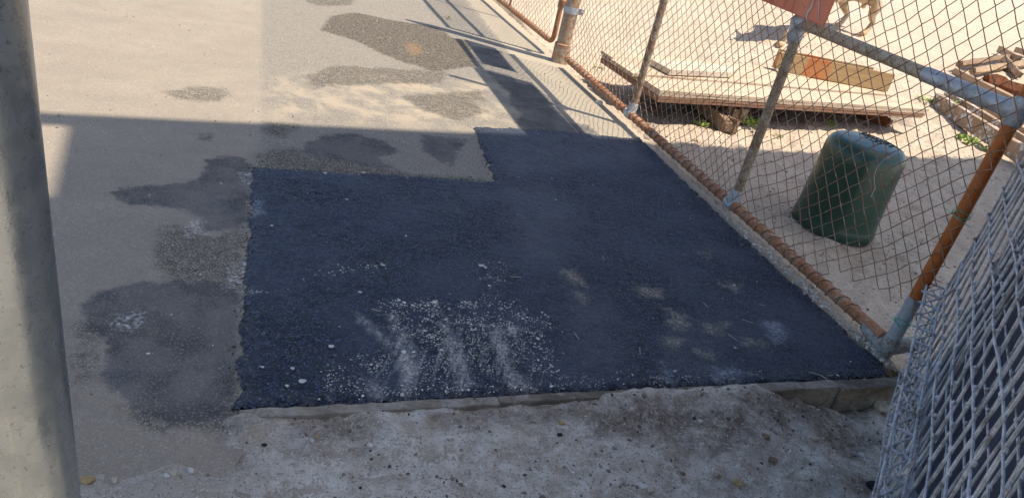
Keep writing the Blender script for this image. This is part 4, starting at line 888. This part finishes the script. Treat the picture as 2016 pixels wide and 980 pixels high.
def grit(name, P, S, mat, tone, parent=None, flat=.6):
    """many small stones in one mesh"""
    n = len(P); ang_ = RS.rand(n) * 6.28; sc3 = S[:, None] * (0.7 + .6 * RS.rand(n, 3)) * np.array([1, 1, flat]); base = IC[None] * (1 + (RS.rand(n, 12, 1) - .5) * .5); V = base * sc3[:, None]
    c, s_ = np.cos(ang_)[:, None], np.sin(ang_)[:, None]; x = V[..., 0] * c - V[..., 1] * s_; y = V[..., 0] * s_ + V[..., 1] * c; V = np.stack([x, y, V[..., 2]], -1) + P[:, None]
    F = (ICF[None] + (np.arange(n) * 12)[:, None, None]).reshape(-1, 3); V = V.reshape(-1, 3)
    me = bpy.data.meshes.new(name); me.vertices.add(len(V)); me.vertices.foreach_set('co', V.reshape(-1).astype(np.float32)); me.loops.add(F.size); me.loops.foreach_set('vertex_index', F.reshape(-1).astype(np.int32))
    me.polygons.add(len(F)); me.polygons.foreach_set('loop_start', np.arange(0, F.size, 3, dtype=np.int32)); me.update(calc_edges=True); at = me.attributes.new('tone', 'FLOAT', 'POINT'); at.data.foreach_set('value', np.repeat(tone, 12).astype(np.float32))
    me.materials.append(mat); o = bpy.data.objects.new(name, me); COL.objects.link(o)
    if parent: o.parent = parent
    tag(o, kind='stuff'); return o
M_grit = mat_attrcol('mixed_pebbles', [(0, (.12, .10, .085)), (.25, (.26, .21, .16)), (.55, (.42, .37, .30)), (.8, (.6, .56, .48)), (1, (.82, .79, .72))])
M_crumb = mat_attrcol('asphalt_crumbs', [(0, (.012, .013, .018)), (1, (.05, .05, .055))], .6)
def zs_of(X, Y): return sand_h(X[None], Y[None])[0]
# foreground gravel
n = 11000; U = RS.rand(n) * 3.9 - 1.1; Vv = -.035 - RS.rand(n) ** .8 * 1.1; dens = vnoise(U, Vv, .22, 91) + .35 * np.clip((U - .9), 0, 1); k = RS.rand(n) < (.35 + dens * 1.4); U, Vv = U[k], Vv[k]
Pxy = TL0[None] + TU[None] * U[:, None] + TN[None] * Vv[:, None]; zz = zs_of(Pxy[:, 0], Pxy[:, 1]); S = .0013 + .0042 * RS.rand(len(U)) ** 3 + .006 * (RS.rand(len(U)) < .012)
grit('gravel', np.column_stack([Pxy[:, :2], zz + S * .25]), S, M_grit, np.where(RS.rand(len(U)) < .25, RS.rand(len(U)) * .4, .65 + .35 * RS.rand(len(U))))
n = 420; U = RS.rand(n) * 3.6 - .9; Vv = -.0 - RS.rand(n) ** 2.2 * .9; Pxy = TL0[None] + TU[None] * U[:, None] + TN[None] * Vv[:, None]; S = .0014 + .0045 * RS.rand(n) ** 3
grit('asphalt_crumbs', np.column_stack([Pxy[:, :2], zs_of(Pxy[:, 0], Pxy[:, 1]) + S * .3]), S, M_crumb, RS.rand(n))
# clods of loose brown dirt banked against the edging
n = 2600; U = .1 + RS.rand(n) * 2.1; Vv = -.04 - RS.rand(n) ** 1.5 * .5; k = (RS.rand(n) < np.clip(vnoise(U, Vv, .16, 55) * 2.2 + .25, 0, 1)) ; U, Vv = U[k], Vv[k]; Pxy = TL0[None] + TU[None] * U[:, None] + TN[None] * Vv[:, None]; S = .0014 + .0055 * RS.rand(len(U)) ** 3.2
M_clod = mat_attrcol('dirt_clods', [(0, (.12, .09, .065)), (.6, (.24, .195, .15)), (1, (.42, .37, .3))])
grit('dirt_clods', np.column_stack([Pxy[:, :2], zs_of(Pxy[:, 0], Pxy[:, 1]) + S * .2]), S, M_clod, RS.rand(len(U)))
# crumbs along the patch outline, outside and inside
P = np.array(PA); pts = []
for i, j, dn in ((0, 1, 2.5), (1, 2, 2.5), (2, 3, 2), (3, 4, 1), (4, 5, 1), (len(P) - 1, 0, 3), (len(P) - 2, len(P) - 1, 4)):
    L = np.linalg.norm(P[j] - P[i]); m = int(L * 60 * dn); t = RS.rand(m); e = (P[j] - P[i]) / L; nn = np.array([-e[1], e[0]]); pts.append(P[i] + e * (t * L)[:, None] + nn * (RS.randn(m) * .014)[:, None])
pts = np.concatenate(pts); dd = poly_sdf(pts[:, 0], pts[:, 1], PA); S = .0016 + .0026 * RS.rand(len(pts)) ** 2
grit('edge_crumbs', np.column_stack([pts, np.where(dd > 0, .012 * np.clip(dd / .02, 0, 1) ** .5, .001) + S * .2]), S, M_crumb, RS.rand(len(pts)))
# pale grit lying on the asphalt (in the dusty places and scattered)
n = 60000; x = RS.rand(n) * 3.2 - 1.3; y = RS.rand(n) * 3.4 + 1.3; sp = sdfmax(x[None], y[None], SPECK)[0]; ins = poly_sdf(x, y, PA) > .01; pr = np.where(sp > 0, .012 + .11 * np.clip(vnoise(x, y, .09, 17) + fbm(x, y, .04, 18, 2) * .6, 0, 1) ** 1.2 * 2, .0035) + np.where(np.abs(sp) < .02, .03, 0)
k = ins & (RS.rand(n) < pr); x, y = x[k], y[k]
for a_, b_, m_, w_ in (((738, 604), (1000, 608), 420, .014), ((770, 618), (792, 676), 70, .006), ((1000, 610), (1090, 640), 90, .02), ((635, 545), (760, 526), 60, .012), ((850, 625), (990, 660), 160, .03), ((830, 650), (880, 690), 120, .03), ((800, 690), (815, 760), 90, .018), ((1050, 645), (1075, 740), 70, .02), ((940, 520), (975, 575), 40, .02), ((480, 585), (555, 575), 22, .012), ((1000, 640), (1012, 668), 60, .008), ((640, 745), (760, 720), 40, .03), ((700, 785), (1090, 762), 160, .012)):
    m_ = int(m_ * .42); t_ = RS.rand(m_)[:, None]; t_ = np.clip(t_ + .06 * np.sin(t_ * 23 + m_), 0, 1); A_, B_ = G(*a_)[:2], G(*b_)[:2]; Q = A_ * (1 - t_) + B_ * t_ + RS.randn(m_, 2) * w_ * 1.0; x = np.concatenate([x, Q[:, 0]]); y = np.concatenate([y, Q[:, 1]])
kk = poly_sdf(x, y, PA) > .004; x, y = x[kk], y[kk]; S = .0014 + .0034 * RS.rand(len(x)) ** 2.8 + .004 * (RS.rand(len(x)) < .03)
grit('pale_grit', np.column_stack([x, y, np.full(len(x), .0125)]), S, M_grit, np.clip(.72 + .28 * RS.rand(len(x)), 0, 1), flat=.45)
# grit on the road
n = 2600; x = RS.rand(n) * 5.5 - 4.2; y = RS.rand(n) * 7 + 1.2; u, v = uv_t(x, y); k = (side_f(x, y) > .03) & (v > .02) & (poly_sdf(x, y, PA) < -.02); x, y = x[k], y[k]; S = .0018 + .0035 * RS.rand(len(x)) ** 3
grit('road_grit', np.column_stack([x, y, S * .3]), S, M_grit, RS.rand(len(x)) ** 1.3)
# yard gravel
n = 14000; x = .3 + RS.rand(n) * 5.5; y = 2.2 + RS.rand(n) ** 1.2 * 7; k = (side_f(x, y) < -.03); x, y = x[k], y[k]; S = .002 + .006 * RS.rand(len(x)) ** 3
grit('yard_gravel', np.column_stack([x, y, zs_of(x, y) + S * .25]), S, M_grit, RS.rand(len(x)) ** .8)
# rubble lip along the near end of the rail, between asphalt and rail
n = 420; t = RS.rand(n) ** .6; P_ = np.array([FP(FLEN * (.66 + .36 * q_), 0, .028 + .014 * RS.randn()) for q_ in t]); S = .003 + .007 * RS.rand(n) ** 2
P_[:, 2] = .02 + .012 * RS.rand(n); grit('rubble_lip', P_, S, M_grit, .6 + .4 * RS.rand(n))
n = 700; P_ = np.array([FP(FLEN + .02 + .25 * RS.rand(), 0, .1 - .35 * RS.rand()) for _ in range(n)]); S = .003 + .01 * RS.rand(n) ** 3; P_[:, 2] = zs_of(P_[:, 0], P_[:, 1]) + S * .3
grit('corner_rubble', P_, S, M_grit, .2 + .7 * RS.rand(n))

S_straw = mat_plain('straw', (.5, .45, .34), (.6, .55, .42))
# twigs and straw
n = 260; q = MB()
for k in range(n):
    x = .5 + RS.rand() * 5; y = 3 + RS.rand() * 6
    if side_f(x, y) > -.1: continue
    z0 = gz((x, y)) + .004; an = RS.rand() * 3.14; L = .012 + .035 * RS.rand() ** 2; dd = np.array([math.cos(an), math.sin(an), (RS.rand() - .3) * .2]); c = np.array([x, y, z0]); q.tube([c - dd * L, c + np.array([RS.randn(), RS.randn(), 0]) * L * .1, c + dd * L], .0012 + .0012 * RS.rand(), 4)
tag(q.build('yard_litter', M_log, None), kind='stuff')
q = MB()
for (x_, y_) in ((1188, 508), (1472, 632), (1443, 664), (1605, 735), (1622, 742), (1635, 738), (1135, 660), (740, 610), (1500, 600), (1016, 545), (1440, 745), (930, 700), (1260, 690), (1390, 600)):
    c = G(x_, y_, .016); an = RS.rand() * 3.14; L = .012 + .012 * RS.rand(); dd = np.array([math.cos(an), math.sin(an), 0]); q.tube([c - dd * L, c + dd * L], .0011, 4)
tag(q.build('straw', S_straw, None), kind='stuff')

def mat_stone(name, c1, c2): 
    n = NT(name, .9, spec=.25); c = n.mix(n.ramp(n.noise(25, 5, .65), .3, .7), c1, c2); c = n.mix(n.ramp(n.noise(120, 4, .7), .55, .7, 0, .5), c, tuple(k * .5 for k in c1)); return n.done(c, None, n.bump(n.noise(90, 5, .7), .006, .9))
S_cream = mat_stone('cream_limestone', (.45, .38, .27), (.58, .51, .39)); S_ochre = mat_stone('ochre_stone', (.36, .25, .12), (.46, .34, .18)); S_white = mat_stone('white_stone', (.55, .53, .48), (.68, .66, .6)); S_brown = mat_stone('brown_stone', (.2, .13, .08), (.3, .21, .14)); S_black = mat_stone('black_crumb', (.018, .019, .024), (.04, .04, .045))
I2V, I2F = ico(2); ROCKS = []
for k in range(5):
    Vr = I2V.copy(); nz = np.zeros(len(Vr))
    for q_ in range(7): dv = nrm(RS.randn(3)); nz -= np.clip(Vr @ dv - .62, 0, 1) * .8
    Vr = Vr * (1 + nz + RS.randn(len(Vr)) * .02)[:, None]; ROCKS.append(Vr)
def rock(px, py, size, mat, label, h=0., name='stone', flat=.65, k=None, on=None, cat='stone', group=None):
    p = G(px, py, h); p[2] = (on if on is not None else gz(p)) ; Vr = ROCKS[RS.randint(5) if k is None else k] * size * np.array([1.1, .85, flat]); q = MB(); q.add(Vr + p + UP * size * flat * .45, I2F); o = q.build(name, mat, None, smooth=False, origin=p); o.rotation_euler = (0, 0, 0); tag(o, label, cat, group); return o
rock(1742, 800, .045, S_cream, 'large cream limestone chunk wedged under the right end of the timber edging', -.08, flat=.8)
for (x_, y_, s_, m_, l_) in ((1722, 752, .022, S_cream, 'cream stone just right of the timber edging end'), (1752, 728, .020, S_ochre, 'ochre stone below the elbow fitting'), (1765, 745, .016, S_cream, 'small cream stone between the elbow fitting and the mesh gate'), (1748, 765, .018, S_brown, 'brown stone above the large limestone chunk'),
                    (1770, 778, .017, S_cream, 'cream stone right beside the mesh gate bottom'), (1736, 742, .014, S_white, 'white stone at the asphalt tip'), (1782, 755, .014, S_ochre, 'small ochre stone nearly touching the mesh gate'), (1755, 790, .013, S_brown, 'dark brown stone right of the large limestone chunk'),
                    (1345, 1, .0, None, ''), (1446, 966, .017, S_ochre, 'flat ochre stone at the bottom border below the timber edging'), (1016, 831, .0, None, ''), (1498, 880, .014, S_brown, 'reddish brown stone in the sand, right of centre'), (1722, 952, .022, S_black, 'black asphalt lump by the mesh gate at the bottom border'), (1738, 972, .018, S_black, 'smaller black asphalt lump at the bottom border under the first'), (1515, 918, .014, S_brown, 'brown stone near the bottom border, right of the reddish one'), (1105, 835, .012, S_ochre, 'pale ochre pebble just below the middle of the timber edging'),
                    (1101, 861, .009, S_black, 'shiny black asphalt crumb in the sand below the timber edging'), (174, 950, .016, S_ochre, 'ochre stone at the foot of the picture beside the grey pole'), (342, 941, .010, S_cream, 'cream pebble on the sand below the big dark stain'), (329, 944, .009, S_white, 'whitish pebble next to the cream one below the dark stain'), (376, 931, .010, S_white, 'white pebble right of the cream pair below the dark stain'),
                    (226, 946, .010, S_cream, 'lone cream pebble left of the others near the grey pole'), (252, 892, .007, S_black, 'black crumb lying in the pale sand near the grey pole'), (370, 855, .012, S_ochre, 'ochre pebble at the edge of the damp stain'), (348, 838, .012, S_black, 'black asphalt lump at the lower edge of the damp stain'), (318, 838, .011, S_black, 'upright black lump left of the others at the damp stain edge'),
                    (625, 858, .009, S_ochre, 'orange pebble below the left part of the timber edging'), (680, 828, .008, S_cream, 'cream pebble touching the timber edging'), (1262, 968, .013, S_white, 'white stone at the bottom border below the centre'), (1275, 975, .012, S_cream, 'cream stone at the bottom border beside the white one'), (1705, 878, .012, S_white, 'white stone in the sand left of the mesh gate'), (1600, 873, .013, S_cream, 'cream stone in the sand below the thick end of the timber edging'), (1343, 935, .010, S_brown, 'brown pebble low in the sand, centre right')):
    if m_ is not None: rock(x_, y_, s_, m_, l_, -.03 if x_ > 1400 else 0.)
for (x_, y_, s_, l_) in ((708, 581, .008, 'white pebble alone on the asphalt above the dusty tyre marks'), (652, 688, .009, 'white pebble on the asphalt left of the dusty area'), (595, 757, .011, 'largest white pebble on the lower left asphalt'), (576, 732, .008, 'white pebble above the largest one on the lower left asphalt'), (515, 730, .009, 'white pebble near the left edge of the asphalt'), (565, 766, .007, 'small white pebble left of the largest one on the asphalt'), (946, 528, .010, 'cream pebble in the middle of the asphalt'), (1444, 566, .007, 'small pale pebble on the right part of the asphalt'), (715, 345, .010, 'pale pebble right at the upper edge of the asphalt'), (640, 346, .009, 'pale pebble left along the upper asphalt edge'), (682, 398, .007, 'small pale pebble below the upper asphalt edge'), (535, 450, .006, 'tiny pale pebble on the upper left asphalt')):
    rock(x_, y_, s_, S_white, l_, name='pebble', on=.011, cat='pebble', flat=.5)
rock(1180, 205, .030, S_white, 'white stone lying against the bottom rail left of the first picket', name='stone', on=-.0)
rock(1733, 510 - 70, .012, S_ochre, 'small ochre stone on the sand right in front of the green bin', name='stone') if False else None
print('objects', len(bpy.data.objects))
